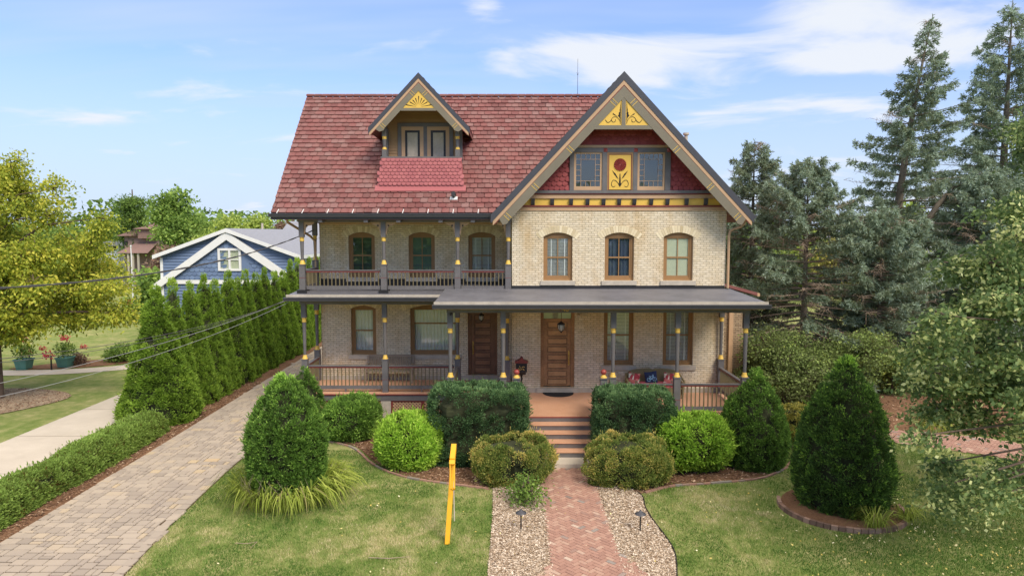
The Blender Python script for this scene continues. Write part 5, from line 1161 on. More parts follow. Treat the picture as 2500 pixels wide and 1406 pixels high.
mk('barberry_bush', 'small yellowing bush between the two right cone shrubs', 'shrub', superell(.75, .7, .55, 2.2, .55), 260, 40, .14, .07, .035, M['bush'], (9.0, 21.3, 0), amp=.1, seed=42)
# low hedge between the driveways
def hedgesurf(n, rng):
    L = 11.6; y = rng.uniform(-L/2, L/2, n); th = rng.uniform(-.15, math.pi+.15, n); a, c = .52, .58
    q = (np.abs(np.cos(th))**3+np.abs(np.sin(th))**3)**(-1/3); x = a*q*np.cos(th); z = np.maximum(.05, c*q*np.sin(th))
    e = np.clip((L/2-np.abs(y))/.4, 0, 1)**.5; return np.stack([x*e, y, z*e+.02], 1), unit(np.stack([np.cos(th)/a, np.sign(y)*(1-e)*2, np.sin(th)/c], 1))
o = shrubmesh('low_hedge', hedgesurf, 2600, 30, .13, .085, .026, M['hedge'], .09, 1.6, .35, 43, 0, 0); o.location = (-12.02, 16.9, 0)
tag(o, 'long low clipped hedge between concrete and paver driveways', 'hedge')
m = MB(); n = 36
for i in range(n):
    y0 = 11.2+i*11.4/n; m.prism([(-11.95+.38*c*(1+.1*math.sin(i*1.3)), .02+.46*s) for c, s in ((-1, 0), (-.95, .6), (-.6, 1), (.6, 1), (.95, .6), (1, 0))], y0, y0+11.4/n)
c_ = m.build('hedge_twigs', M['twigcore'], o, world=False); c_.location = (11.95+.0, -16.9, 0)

# arching leaf clumps
M['daylily'] = leafmat('daylily_leaves', [(0, S(150, 140, 90)), (.2, S(120, 134, 54)), (.6, S(150, 166, 66)), (1, S(188, 196, 96))], .35)
def blades(name, C, R, n, L, W, mat, seed, label, loc, cat='grass clump', lo=0, hi=6.28):
    rng = np.random.default_rng(seed); th = rng.uniform(lo, hi, n); r = R*rng.uniform(.55, 1.05, n); bx = C[0]+r*np.cos(th); by = C[1]+r*np.sin(th)
    a = th+rng.normal(0, .5, n); l = L*rng.uniform(.5, 1.2, n); w = W*rng.uniform(.6, 1.3, n); out = rng.uniform(.5, 1.05, n); V = []
    sx, sy = -np.sin(a)*w, np.cos(a)*w; prof = [(0, 0, 1), (.16, .42, 1), (.45, .68, .9), (.78, .55, .6), (1.0, .22, .06)]
    for f, z, ww in prof:
        x = bx+np.cos(a)*l*f*out; y = by+np.sin(a)*l*f*out; zz_ = l*z*(1.1-.35*out)+.01; V += [np.stack([x-sx*ww, y-sy*ww, zz_], 1), np.stack([x+sx*ww, y+sy*ww, zz_+.006], 1)]
    V = np.stack(V, 1).reshape(-1, 3); b = np.arange(n)[:, None]*10; Q = np.concatenate([b+np.array([2*i, 2*i+1, 2*i+3, 2*i+2]) for i in range(4)])
    o = raw(name, V, Q, mat, np.repeat(np.clip(rng.normal(.5, .25, n), 0, 1), 10)); o.location = loc; return tag(o, label, cat)
blades('daylily_clump', (0, 0), 1.15, 880, 1.0, .013, M['daylily'], 51, 'arching strap leaves ringing the foot of the tall left cone shrub', (-5.6, 16.75, 0))
blades('grass_tuft', (0, 0), .16, 110, .62, .009, M['daylily'], 52, 'straw-green tuft spilling over the brick ring front', (8.1, 14.75, .06))
blades('grass_tuft', (0, 0), .14, 80, .55, .009, M['daylily'], 53, 'small tuft at the right edge of the brick ring', (9.05, 15.2, .05))
blades('grass_tuft', (0, 0), .5, 160, .5, .010, M['daylily'], 54, 'grassy clump by the bend of the side brick path', (14.3, 22.6, 0))
m = MB(); rn = random.Random(8)
for i in range(26):
    a = rn.uniform(3.6, 5.8); x, y = -5.6+1.05*math.cos(a), 16.75+1.0*math.sin(a); h = rn.uniform(.5, .95); m.tube([(x, y, 0), (x+rn.uniform(-.1, .1), y-.1, h*.6), (x+rn.uniform(-.2, .2), y-.15, h)], [.006, .004, .002], 4)
tag(m.build('flower_stalks', M['deadtwig']), 'dry brown flower stalks standing in the daylily leaves', 'stalks')

# ---------------- trees
def ballpts(n, c, r, rng, bias=.45):
    d = rnd3(n, rng); q = rng.random(n)**bias; return np.array(c)+d*q[:, None]*np.array(r)
def tree(name, label, cat, base, blobs, trunk, leaf=.13, wid=.05, per=26, dens=14, clump=.42, mat=None, seed=1, group=None, droop=.3, limbs=True, tint=0., bark='trunk', parts=True, flat=.45, twig=.5, limbr=1.):
    "base (x,y,z); blobs [(cx,cy,cz, rx,ry,rz)] relative to base; trunk [(x,y,z,r)...]"
    rng = np.random.default_rng(seed); root = thing(name, label, cat, base, group); C = []; B = []
    for (x, y, z, rx, ry, rz) in blobs:
        n = max(4, int(dens*(rx*ry*rz)**(2/3)*4)); C.append(ballpts(n, (x, y, z), (rx, ry, rz), rng)); B.append(np.repeat([[x, y, z]], n, 0))
    C = np.concatenate(C); B = np.concatenate(B); n = len(C); cen = np.repeat(C, per, 0); N = len(cen)
    out = unit(cen-np.repeat(B, per, 0)+1e-6); off = rng.normal(size=(N, 3))*clump*np.array([.55, .55, flat*.55]); off[:, 2] -= np.hypot(off[:, 0], off[:, 1])*droop
    pos = cen+off; D = unit(out*.5+rng.normal(size=(N, 3))*.6+np.array([0, 0, -droop])); L = leaf*rng.uniform(.55, 1.25, N); W = wid*rng.uniform(.6, 1.2, N)
    V = leafquads(pos, D, L, W, rng); ct = np.repeat(rng.normal(0, .14, n), per); t = np.clip(.45+tint+ct+rng.normal(0, .13, N), 0, 1)
    raw('crown', V, np.arange(4*N).reshape(-1, 4), mat, np.repeat(t, 4), None, root, world=False)
    m = MB(); tp = [Vector(p[:3]) for p in trunk]; m.tube(tp, [p[3] for p in trunk], 10)
    if limbs:
        zs = [p.z for p in tp]
        for (x, y, z, rx, ry, rz) in blobs:
            zt = min(zs[-1], max(zs[0]+.25*(zs[-1]-zs[0]), z-.35*math.hypot(x-tp[0].x, y-tp[0].y)-.2*rz)); k = np.interp(zt, zs, range(len(zs))); i = int(min(len(tp)-2, k)); p = tp[i].lerp(tp[i+1], k-i); r0 = np.interp(zt, zs, [q[3] for q in trunk])
            c = Vector((x, y, z)); mid = p.lerp(c, .5)+Vector((0, 0, .12*(c-p).length)); m.tube([p, mid, c], [r0*.5*limbr, r0*.34*limbr, r0*.14*limbr], 7)
        idx = rng.choice(n, int(n*twig), replace=False)
        for i in idx:
            a = Vector(B[i]); b = Vector(C[i]); mm = a.lerp(b, .5)+Vector(rng.normal(size=3)*.08); m.tube([a, mm, b], [.028, .018, .008], 4, cap=False)
    m.build('trunk', M[bark], root, world=False); return root
rng0 = random.Random(5)
# yellow-green tree at the left edge
BX, BY = -20.6, 26.9
bl = []
for z, R, n in ((3.2, 4.1, 8), (4.6, 4.6, 10), (6.0, 4.2, 9), (7.3, 3.1, 7), (8.5, 1.7, 4)):
    for i in range(n):
        a = 2*math.pi*(i+rng0.random()*.6)/n; r = R*rng0.uniform(.45, .80); q = rng0.uniform(.7, 1.25)*(1 if z < 7 else .75); bl.append((r*math.cos(a), r*math.sin(a), z+rng0.uniform(-.5, .5), q, q, q*.75))
bl += [(0, 0, 5, 1.8, 1.8, 2), (1.1, 0, 9.3, .45, .45, .8), (-.4, 0, 9.1, .4, .4, .6), (3.0, -.5, 8.3, .35, .35, .7), (4.7, -.4, 7.2, .35, .35, .8), (4.2, -.3, 6.2, .6, .6, .5), (5.0, -.8, 4.6, .8, .8, .5), (5.2, -.5, 3.6, .8, .8, .5)]
tree('yellow_green_tree', 'yellow-green leafy tree in a mulch circle at the left edge', 'tree', (BX, BY, 0), bl, [(0, 0, 0, .24), (.05, 0, 1.4, .19), (0, .1, 3, .16), (-.1, 0, 5.5, .11), (0, 0, 8.5, .04)], leaf=.16, wid=.045, per=44, dens=17, clump=.52, mat=M['maple'], seed=61, droop=.45, tint=.17, flat=.3)
# linden bough reaching in from the right, near the camera
LY = 12.6
spec = [(2470, 500, 62), (2495, 590, 70), (2430, 640, 70), (2360, 645, 55), (2400, 730, 75), (2480, 720, 80), (2310, 770, 55), (2350, 830, 80), (2440, 830, 90), (2270, 850, 65), (2230, 915, 42), (2310, 925, 78), (2400, 935, 85), (2490, 930, 80), (2290, 1000, 60), (2270, 1060, 42), (2370, 1010, 58), (2300, 1130, 50), (2290, 1190, 42), (2350, 1190, 60), (2360, 1245, 38), (2430, 1180, 58), (2480, 1150, 50), (2475, 1040, 46), (2560, 700, 120), (2570, 950, 120), (2560, 1150, 70), (2600, 500, 90)]
bl = []; rl = random.Random(3); TX = 12.6
for u, v, r in spec:
    Y = LY+rl.uniform(-1.1, 1.1); p = at(u, v, Y); q = r/F*Y*.86; bl.append((p.x-TX, p.y-LY, p.z, q, q*1.1, q*.7))
for i in range(7):
    a = rl.uniform(.2, 1.9); r = rl.uniform(.5, 2.6); bl.append((r*math.cos(a)+.9, r*math.sin(a), rl.uniform(3.4, 8.6), .9, .9, .7))
for i in range(12): bl.append((rl.uniform(-1.2, 2.6), rl.uniform(.2, 3.2), rl.uniform(4.2, 9.0), 1., 1., .8))
tree('linden_tree', 'near leafy tree with pale seed bracts reaching in at right edge', 'tree', (TX, LY, 0), bl, [(0, 0, 0, .2), (0, 0, 1.5, .17), (.1, 0, 4, .13), (0, 0, 7, .08), (0, 0, 8.6, .03)], limbr=.55, leaf=.10, wid=.034, per=84, dens=22, clump=.34, mat=M['linden'], seed=62, droop=.35, flat=.45, twig=.12, tint=.04)

def spruce(name, label, base, H, R, seed, bare=.15, z0=.12, density=1., asym=(0, 0), tint=0., group='blue spruces right of the house', bend=(0, 0), ragged=.35, dead=.1, shape=.9):
    rng = np.random.default_rng(seed); rd = random.Random(seed); root = thing(name, label, 'tree', base, group); m = MB(); dm = MB()
    ax = lambda z: Vector((bend[0]*(z/H)**2, bend[1]*(z/H)**2, z)); rt = .035*H*.55
    m.tube([ax(H*i/10) for i in range(11)], [max(.012, rt*(1-i/10)**.9) for i in range(11)], 9)
    PP = []; DD = []; TT = []; z = H*z0
    while z < H*.985:
        h = z/H; nb = rd.choice((4, 5, 6)) if h < .9 else 4; L0 = R*((1-h)**shape)*(.75+.25*min(1, (h)/.15))+.10; a0 = rd.uniform(0, 6.28)
        for k in range(nb):
            a = a0+2*math.pi*k/nb+rd.uniform(-.3, .3); L = L0*rd.uniform(1-ragged*1.3, 1.12)*(1+.35*(math.cos(a)*asym[0]+math.sin(a)*asym[1]))
            if rd.random() < bare: L *= .5
            isdead = rd.random() < dead*(1.6-h*1.4)
            d = Vector((math.cos(a), math.sin(a), 0)); rise = (.55*(h-.35)) if h > .35 else -.22*(1-h); sag = -.20+.10*h
            pts = []; nn = 7
            for i in range(nn+1):
                f = i/nn; pts.append(ax(z)+d*L*f+Vector((0, 0, L*(rise*f+sag*f*f+.16*f**3))))
            (dm if isdead else m).tube(pts, [max(.006, .028*(1-i/nn)*(.4+L/3)) for i in range(nn+1)], 5, cap=False)
            if isdead:
                for q in range(22):
                    f = rd.uniform(.3, 1); p = pts[0].lerp(pts[-1], f); e = p+Vector((rd.uniform(-.4, .4), rd.uniform(-.4, .4), rd.uniform(-.45, .1))); dm.tube([p, p.lerp(e, .5)+Vector((0, 0, .06)), e], [.010, .006, .003], 3, cap=False)
                continue
            nt = max(4, int(L*15*density)); side = Vector((-d.y, d.x, 0))
            for i in range(nt):
                f = rd.uniform(.10 if L > .8 else .03, 1.0)**.75; j = min(nn-1, int(f*nn)); p = pts[j].lerp(pts[j+1], f*nn-j); s = rd.choice((-1, 1)); tl = (.20+.42*(1-f)+.12*L*.3)*rd.uniform(.6, 1.1)
                td = (d*.75+side*s*rd.uniform(.3, 1.0)+Vector((0, 0, rd.uniform(-.95, .05)-.2*(1-h)))).normalized(); g = 11; bt = rd.gauss(0, .12)
                for w_ in range(g):
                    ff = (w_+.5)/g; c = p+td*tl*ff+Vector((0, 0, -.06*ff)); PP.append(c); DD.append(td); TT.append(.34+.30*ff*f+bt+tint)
            PP += [pts[-1]]*4; DD += [(pts[-1]-pts[-2]).normalized()]*4; TT += [.7]*4
        z += H*rd.uniform(.018, .028)
    for i in range(24): PP.append(ax(H*(.93+.07*i/24))); DD.append(Vector((0, 0, 1))); TT.append(.5)
    PP = np.repeat(np.array([tuple(p) for p in PP]), 2, 0); DD = np.repeat(np.array([tuple(p) for p in DD]), 2, 0); n = len(PP)
    D = unit(DD*.75+rng.normal(size=(n, 3))*.55+np.array([0, 0, .15])); V = leafquads(PP+rng.normal(size=(n, 3))*.022, D, rng.uniform(.11, .20, n), rng.uniform(.014, .027, n), rng)
    t = np.clip(.05+np.repeat(np.array(TT), 2)+rng.normal(0, .12, n), 0, 1); raw('crown', V, np.arange(4*n).reshape(-1, 4), M['spruce'], np.repeat(t, 4), None, root, world=False)
    m.build('trunk', M['sprtrunk'], root, world=False)
    if dm.v: dm.build('dead_branches', M['deadtwig'], root, world=False)
    return root
spruce('blue_spruce', 'short blue spruce with many dead grey branches right beside the house', (12.9, 30.0, 0), 9.8, 4.3, 71, bare=.1, ragged=.35, dead=.5, density=1.2, shape=.55)
spruce('blue_spruce', 'dark spruce peeking out behind the right gable foot', (12.1, 34.5, 0), 11.2, 3.8, 72, density=1.1, tint=-.1, dead=.1, shape=.6)
spruce('blue_spruce', 'tall ragged spruce with leaning crown top and gaps of sky', (18.3, 33.2, 0), 16.9, 6.6, 73, bare=.2, ragged=.42, dead=.25, density=1.15, bend=(1.6, 0), asym=(.6, 0), shape=1.0)
spruce('blue_spruce', 'tallest full blue spruce at the far right', (24.2, 34.0, 0), 17.8, 7.4, 74, bare=.08, ragged=.35, dead=.1, density=1.3, tint=.06, shape=.95)
spruce('blue_spruce', 'low blue spruce filling between the two tall ones', (21.3, 31.0, 0), 9.6, 3.8, 75, density=1.1, tint=.1, dead=.22, shape=.6)
spruce('blue_spruce', 'broad lower spruce in front of the ragged tall one', (16.0, 29.6, 0), 7.6, 4.0, 76, density=1.25, tint=.04, dead=.34, shape=.5)
m = MB(); a = at(1995+160, 640, 32); b = at(2270, 470, 32); m.tube([(a.x, 32, a.z), ((a.x+b.x)/2+.1, 32, (a.z+b.z)/2+.2), (b.x, 32, b.z)], [.16, .13, .09], 8)
lean = m; a = at(2135, 960, 32); 
m = MB(); p0 = gx(2205, 905); P = [Vector((p0[0]-.6, 32, 0)), at(2195, 700, 32), at(2230, 590, 32), at(2290, 500, 32), at(2330, 455, 32)]; m.tube(P, [.2, .17, .15, .12, .05], 9)
for i in range(18):
    q = P[2].lerp(P[4], rng0.random()); e = q+Vector((rng0.uniform(-1.2, 1.2), rng0.uniform(-.5, .5), rng0.uniform(-.2, .9))); m.tube([q, q.lerp(e, .5), e], [.03, .018, .006], 4, cap=False)
tag(m.build('leaning_trunk', M['sprtrunk']), 'bare leaning brown trunk crossing between the spruces', 'tree')
# leafy shrubs below the spruces
def bigshrub(label, loc, r, h, mat, seed, dens=22, leaf=.095, name='leafy_shrub', tint=0):
    rd = random.Random(seed); bl = [(rd.uniform(-.6, .6)*r, rd.uniform(-.5, .5)*r, h*rd.uniform(.3, .78), r*.48, r*.45, h*.26) for _ in range(9)]
    return tree(name, label, 'shrub', loc, bl, [(0, 0, 0, .06), (0, 0, h*.35, .05), (0, .05, h*.6, .02)], leaf=leaf, wid=leaf*.4, per=36, dens=dens, clump=.34, mat=mat, seed=seed, droop=.25, tint=tint, twig=.4)
bigshrub('big loose shrub at the right porch corner under the spruces', (10.3, 26.5, 0), 1.9, 3.0, M['shrubmix'], 81, 30, tint=-.08)
bigshrub('big loose shrub with yellow tips behind the tall brick-ringed cone', (13.4, 27.0, 0), 2.1, 2.9, M['shrubmix'], 82, 30, tint=-.02)
bigshrub('loose dark shrub at the left foot of the spruce row', (11.6, 24.6, 0), 1.4, 1.9, M['shrubmix'], 83, 30, tint=-.12)
bigshrub('yellow-tipped shrub at the right end below the spruces', (15.6, 27.6, 0), 1.2, 2.3, M['shrubmix'], 84, 28, tint=.14)
# rose and small plants
bigshrub('small green rose bush in the left wood chips', (.32, 16.25, 0), .42, .75, M['treegreen'], 85, 22, .075, 'rose_bush')
bigshrub('low green rose in the neighbour mulch bed', (-20.2, 35.2, 0), .9, .9, M['treegreen'], 86, 26, .12, 'rose_bush')
bigshrub('tiny dark red shrub in the neighbour mulch bed', (-22.0, 34.1, 0), .35, .6, M['redleaf'], 87, 30, .10, 'small_shrub')

# far trees
def roundblobs(R, H, z0, seed, n=14, q=.42):
    rd = random.Random(seed); o = []
    for i in range(n):
        a = rd.uniform(0, 6.28); f = rd.random(); z = z0+(H-z0)*(.12+.76*f); rr = R*math.sin(math.pi*(.18+.72*f))*rd.uniform(.3, .75); s = R*q*rd.uniform(.8, 1.15); o.append((rr*math.cos(a), rr*math.sin(a), z, s, s, s*.85))
    o.append((0, 0, z0+(H-z0)*.55, R*.5, R*.5, (H-z0)*.3)); return o
def farpos(u, Y): return ((u-1250)/F*Y*1.0, Y, 0)
FT = [ # u, Y, top v, halfwidth px, crown-base frac, mat, label
 (445, 74, 458, 74, .25, 'treegreen', 'large round green tree above the blue garage roof'),
 (515, 66, 548, 45, .1, 'treelime', 'light green tree just left of the garage ridge'),
 (570, 70, 512, 40, .1, 'treelime', 'light green tree directly above the garage ridge'),
 (628, 72, 520, 42, .1, 'treelime', 'light green feathery tree left of the house eave'),
 (418, 60, 582, 26, .08, 'redleaf', 'purple-brown leaved tree right before the brown house'),
 (392, 52, 655, 46, .05, 'treegreen', 'dark green tree at the left wall of the blue garage'),
 (262, 92, 525, 34, .1, 'treegreen', 'green tree left of the brown house roof'),
 (160, 90, 560, 80, .1, 'treegreen', 'far green tree behind the yellow-green tree'),
 (30, 85, 555, 90, .1, 'treegreen', 'far green tree at the left margin'),
 (708, 88, 530, 40, .15, 'redleaf', 'sparse brownish tree seen under the left eave'),
 (1830, 80, 548, 60, .1, 'treegreen', 'far green tree glimpsed right of the gable foot'),
 (1960, 70, 560, 70, .1, 'treelime', 'far light green tree behind the short spruce'),
 (2075, 64, 540, 62, .1, 'bush', 'far yellow-green tree glowing between the spruces'),
 (2200, 74, 470, 70, .1, 'treelime', 'far light tree between the two tall spruces'),
 (2330, 76, 560, 80, .1, 'treegreen', 'far green tree behind the tallest spruce'),
 (2450, 70, 500, 90, .1, 'treegreen', 'far green tree at the right margin')]
for i, (u, Y, v, hwp, zb, mt, lb) in enumerate(FT):
    H_ = at(u, v, Y).z; R_ = hwp/F*Y; x, y, _ = farpos(u, Y)
    tree('far_tree', lb, 'tree', (x, y, 0), roundblobs(R_, H_, H_*zb, 100+i), [(0, 0, 0, .3), (.1, 0, H_*.4, .2), (0, 0, H_*.75, .08)], leaf=.36, wid=.13, per=30, tint=.08, dens=max(2.6, 12/ R_*1.2), clump=.95, mat=M[mt], seed=200+i, group='trees beyond the gardens', droop=.2, twig=.12)
# open-branched pine behind the brown house
p = farpos(330, 84); H_ = at(330, 455, 84).z; bl = []
rp = random.Random(6)
for i in range(20):
    z = H_*rp.uniform(.30, .98); r = (1.1-z/H_)*4.2*rp.uniform(.3, 1); a = rp.uniform(0, 6.28); bl.append((r*math.cos(a), r*math.sin(a), z, 1.1, 1.1, .6))
tree('pine_tree', 'open-branched pine above the brown house roof', 'tree', p, bl, [(0, 0, 0, .4), (0, 0, H_*.5, .25), (0, 0, H_*.97, .06)], leaf=.4, wid=.07, per=26, dens=5, clump=.9, mat=M['treegreen'], seed=230, tint=-.15, droop=.1)
# distant woods that read as one mass
rng = np.random.default_rng(77); n = 60000; uu = rng.uniform(-.95, .95, n); Y = rng.uniform(105, 190, n); X = uu*Y; hh = (7.5+2.6*np.sin(X*.07)+1.8*np.sin(X*.19+1)+1.2*np.sin(X*.43))*1.0
z = rng.random(n)**.7*hh; P = np.stack([X, Y, z], 1); D = unit(rnd3(n, rng)+np.array([0, 0, .3])); V = leafquads(P, D, rng.uniform(.6, 1.2, n), rng.uniform(.25, .5, n), rng)
o = raw('distant_woods', V, np.arange(4*n).reshape(-1, 4), M['treegreen'], np.repeat(np.clip(.4+.2*np.sin(X*.3)+rng.normal(0, .15, n), 0, 1), 4)); o['kind'] = 'stuff'; o['label'] = 'low band of distant tree tops along the horizon'; o['category'] = 'woods'

# street trees behind the camera, seen only as reflections in the window panes
P = ballpts(9000, (0, -42, 6), (60, 4, 6.5), rng, .33); V = leafquads(P, rnd3(9000, rng), rng.uniform(.8, 1.4, 9000), rng.uniform(.4, .7, 9000), rng)
o = raw('street_trees', V, np.arange(len(V)).reshape(-1, 4), M['treegreen'], np.repeat(rng.random(9000), 4)); o['kind'] = 'stuff'; o['label'] = 'green mass of trees across the street, reflected in the windows'; o['category'] = 'woods'
# ------------------------------------------------------------------ neighbouring buildings
def clapmat(name, c, pitch=.19):
    m, nt, b = newmat(name); tc = nt.nodes.new('ShaderNodeTexCoord'); sp = nt.nodes.new('ShaderNodeSeparateXYZ'); nt.links.new(tc.outputs['Object'], sp.inputs[0])
    f = math_(nt, 'FRACT', math_(nt, 'DIVIDE', sp.outputs[2], pitch)); n = noise(nt, coords(nt), 2, 3)
    base = ramp(nt, n, [(.3, tuple(x*.92 for x in c[:3])+(1,)), (.7, c)])
    nt.links.new(base, b.inputs['Base Color']); b.inputs['Roughness'].default_value = .6; bump(nt, b, math_(nt, 'MULTIPLY', f, -1.), 1., .05); return m
M['blue'] = paint('blue_siding_paint', S(106, 124, 152), .55, .06, 2)
M['bluesc'] = tinted('blue_scallop', [(0, S(98, 116, 146)), (1, S(114, 134, 164))], .6)
M['whitesid'] = paint('white_siding', S(206, 208, 214), .6, .05, 2)
M['shingle'] = paint('grey_asphalt_shingle', S(140, 142, 150), .9, .14, 6, .6)
M['brownroof'] = paint('brown_shingle', S(132, 106, 98), .9, .10, 4, .5)
M['brownwall'] = paint('mauve_brown_siding', S(142, 118, 110), .8, .08, 3)
M['paleroof'] = paint('pale_grey_roof', S(160, 160, 164), .8, .08, 3)
GYF = 41.0
def ap(u, v, Y=GYF): q = at(u, v, Y); return q.x, q.z
G = thing('blue_garage', 'blue scalloped and clapboard garage with white rake boards behind the arborvitae', 'garage', (-17, 45, 0))
gx0, gx1 = ap(396, 700)[0], ap(733, 700)[0]; apx, apz = ap(557, 560); GL = 12.5
lx, lz = ap(380, 625); lfx, lfz = ap(378, 695); k1 = (apz-lz)/(apx-lx); k2 = (apz-.1-lfz)/(apx-lfx); rx_ = ap(738, 614)[0]; rz_ = apz-k1*(rx_-apx)
m = MB(); m.prism([(gx0, 0), (gx1, 0), (gx1, rz_-.1), (apx, apz-.15), (gx0, lz-.05+.1)], GYF, GYF+.2); m.box(gx0, gx0+.2, GYF+.2, GYF+GL, 0, lz-.05); m.build('wall', M['blue'], G)
m = MB(); m.box(gx1-.2, gx1, GYF+.2, GYF+GL, 0, rz_-.12); sw_ = m.build('side_wall', M['whitesid'], G)
m = MB()
for i in range(36):
    z = .2+i*.18
    if z > rz_-.3: break
    m.prismz([(gx1, GYF+.02), (gx1+.03, GYF+.02), (gx1+.03, GYF+GL), (gx1, GYF+GL)], z, z+.03)
m.build('side_clapboards', M['whitesid'], sw_)
m = MB(); z = .2
while z < apz-.3:
    hl = gx0 if z < lz-.1 else apx-(apz-.2-z)/k1; hr = gx1 if z < rz_-.2 else apx+(apz-.2-z)/k1
    m.prismx([(GYF-.001, z), (GYF-.05, z), (GYF-.001, z+.17)], hl, hr); z += .175
m.build('clapboards', M['blue'], G)
zb_ = ap(560, 683)[1]; P = [(apx-(apz-.5-zb_)/k2, zb_), (apx+(apz-.5-zb_)/k2, zb_), (apx, apz-.5)]
m = MB(); m.prism(P, GYF-.09, GYF-.055); gg = fixn(m.build('scalloped_gable', M['bluesc'], G))
scallops('scallop_shingles', P[0][0], P[1][0], zb_, apz-.6, GYF-.095, lambda x, z: z < apz-.65-k2*abs(x-apx) and not (ap(532, 0)[0] < x < ap(593, 0)[0] and ap(0, 663)[1] < z < ap(0, 605)[1]), M['bluesc'], gg, w=.30, row=.235)
m = MB(); m.box(gx0-.05, gx1+.05, GYF-.14, GYF-.02, zb_-.24, zb_); m.box(gx0-.03, gx0+.12, GYF-.08, GYF-.0, 0, lz-.1); m.build('band_board', M['white'], G)
for s, xe in ((-1, apx-lfx), (1, ap(705, 668)[0]-apx+.45)):
    m = MB(); m.prism([(apx, apz-.12), (apx+s*xe, apz-.12-k2*xe), (apx+s*(xe-.1), apz-.50-k2*xe), (apx, apz-.62)], GYF-.34, GYF-.28); m.prism([(apx, apz-.12), (apx+s*xe, apz-.12-k2*xe), (apx+s*xe, apz-.2-k2*xe), (apx, apz-.2)], GYF-.28, GYF-.0); fixn(m.build('rake_board', M['white'], G))
m = MB(); P = [(apx, apz+.05), (lx, lz+.05), (lx, lz-.17), (apx, apz-.17)]; m.prism(P, GYF-.42, GYF-.36); P = [(apx, apz+.05), (rx_, rz_+.05), (rx_, rz_-.17), (apx, apz-.17)]; m.prism(P, GYF-.42, GYF-.36); m.build('rake_board', M['white'], G)
m = MB(); m.prism([(apx, apz+.06), (lx, lz+.06), (lx, lz-.06), (apx, apz-.06)], GYF-.355, GYF+GL+.3); m.prism([(apx, apz+.06), (rx_, rz_+.06), (rx_, rz_-.06), (apx, apz-.06)], GYF-.355, GYF+GL+.3); m.build('roof', M['shingle'], G)
m = MB(); m.box(rx_-.02, rx_+.04, GYF-.35, GYF+GL+.3, rz_-.16, rz_+.04); m.build('eave_board', M['white'], G)
m = MB(); (a, z1), (b, z0) = ap(534, 606), ap(592, 661); y = GYF-.15
m.box(a, b, y-.05, y+.05, z1-.14, z1); m.box(a, b, y-.05, y+.05, z0, z0+.13); m.box(a, a+.13, y-.05, y+.05, z0+.13, z1-.14); m.box(b-.13, b, y-.05, y+.05, z0+.13, z1-.14); m.box((a+b)/2-.06, (a+b)/2+.06, y-.045, y+.05, z0+.13, z1-.14); m.box(a+.13, b-.13, y-.03, y+.05, (z0+z1)/2-.03, (z0+z1)/2+.02); wf = m.build('window', M['white'], G)
m = MB(); m.add([(a+.1, y+.02, z0+.1), (b-.1, y+.02, z0+.1), (b-.1, y+.02, z1-.1), (a+.1, y+.02, z1-.1)], [(0, 1, 2, 3)]); m.build('glass_pane', M['glass'], wf); m = MB(); m.box(a+.1, b-.1, y+.04, y+.055, z0+.1, z1-.1); m.build('blinds', M['shade'], wf)
m = MB(); m.box(gx1+.001, gx1+.06, GYF+4.0, GYF+5.2, 3.6, 4.9); m.build('window', M['white'], G)
m = MB(); m.box(gx1+.03, gx1+.07, GYF+4.15, GYF+5.05, 3.75, 4.75); m.build('window_pane', M['room'], G)
m = MB(); v = at(640, 545, GYF+6); m.tube([(v.x, GYF+6, apz-.8), (v.x, GYF+6, v.z)], .08, 8); m.build('vent_pipe', M['stone'], G)
# brown hip-roofed house
HY = 82
def hp(u, v, Y=HY): q = at(u, v, Y); return q.x, q.z
B = thing('brown_house', 'mauve-brown hip-roofed house far behind the left tree', 'house', (hp(340, 0)[0], HY+4, 0))
x0, ze = hp(291, 576); x1, _ = hp(400, 576); xr, zr = hp(352, 541); 
m = MB(); m.box(x0+.6, x1-.6, HY, HY+9, 0, ze); m.build('wall', M['brownwall'], B)
m = MB(); m.add([(x0, HY-.6, ze), (x1, HY-.6, ze), (x1, HY+9.6, ze), (x0, HY+9.6, ze), (xr-1, HY+4.5, zr), (xr+1, HY+4.5, zr)], [(0, 1, 5, 4), (1, 2, 5), (2, 3, 4, 5), (3, 0, 4), (3, 2, 1, 0)]); m.build('roof', M['brownroof'], B)
d0, dze = hp(325, 559, HY-1); d1, _ = hp(385, 559, HY-1); m = MB(); m.add([(d0, HY-1.2, dze), (d1, HY-1.2, dze), (d1, HY+3, dze), (d0, HY+3, dze), ((d0+d1)/2, HY+2.2, zr-.2)], [(0, 1, 4), (1, 2, 4), (2, 3, 4), (3, 0, 4), (3, 2, 1, 0)]); m.box(d0+.4, d1-.4, HY-.8, HY+2, ze-.3, dze); m.build('dormer', M['brownroof'], B)
m = MB(); a, z1 = hp(303, 588); b, z0 = hp(312, 598); m.box(a, b, HY-.05, HY-.01, z0, z1); m.build('window', M['room'], B)
pz, = (hp(0, 612)[1],); m = MB(); m.add([(hp(296, 0)[0], HY-3.4, pz-.2), (hp(372, 0)[0], HY-3.4, pz-.2), (hp(360, 0)[0], HY, pz+.9), (hp(305, 0)[0], HY, pz+.9)], [(0, 1, 2, 3)]); m.build('porch_roof', M['brownroof'], B)
for u in (322, 333, 346): m = MB(); xq = hp(u, 0)[0]; m.box(xq-.09, xq+.09, HY-3.2, HY-3.0, 0, pz-.2); m.build('porch_column', M['stone'], B)
W = thing('white_house', 'small pale grey house half hidden left of the brown house', 'house', (hp(265, 0)[0], 92, 0))
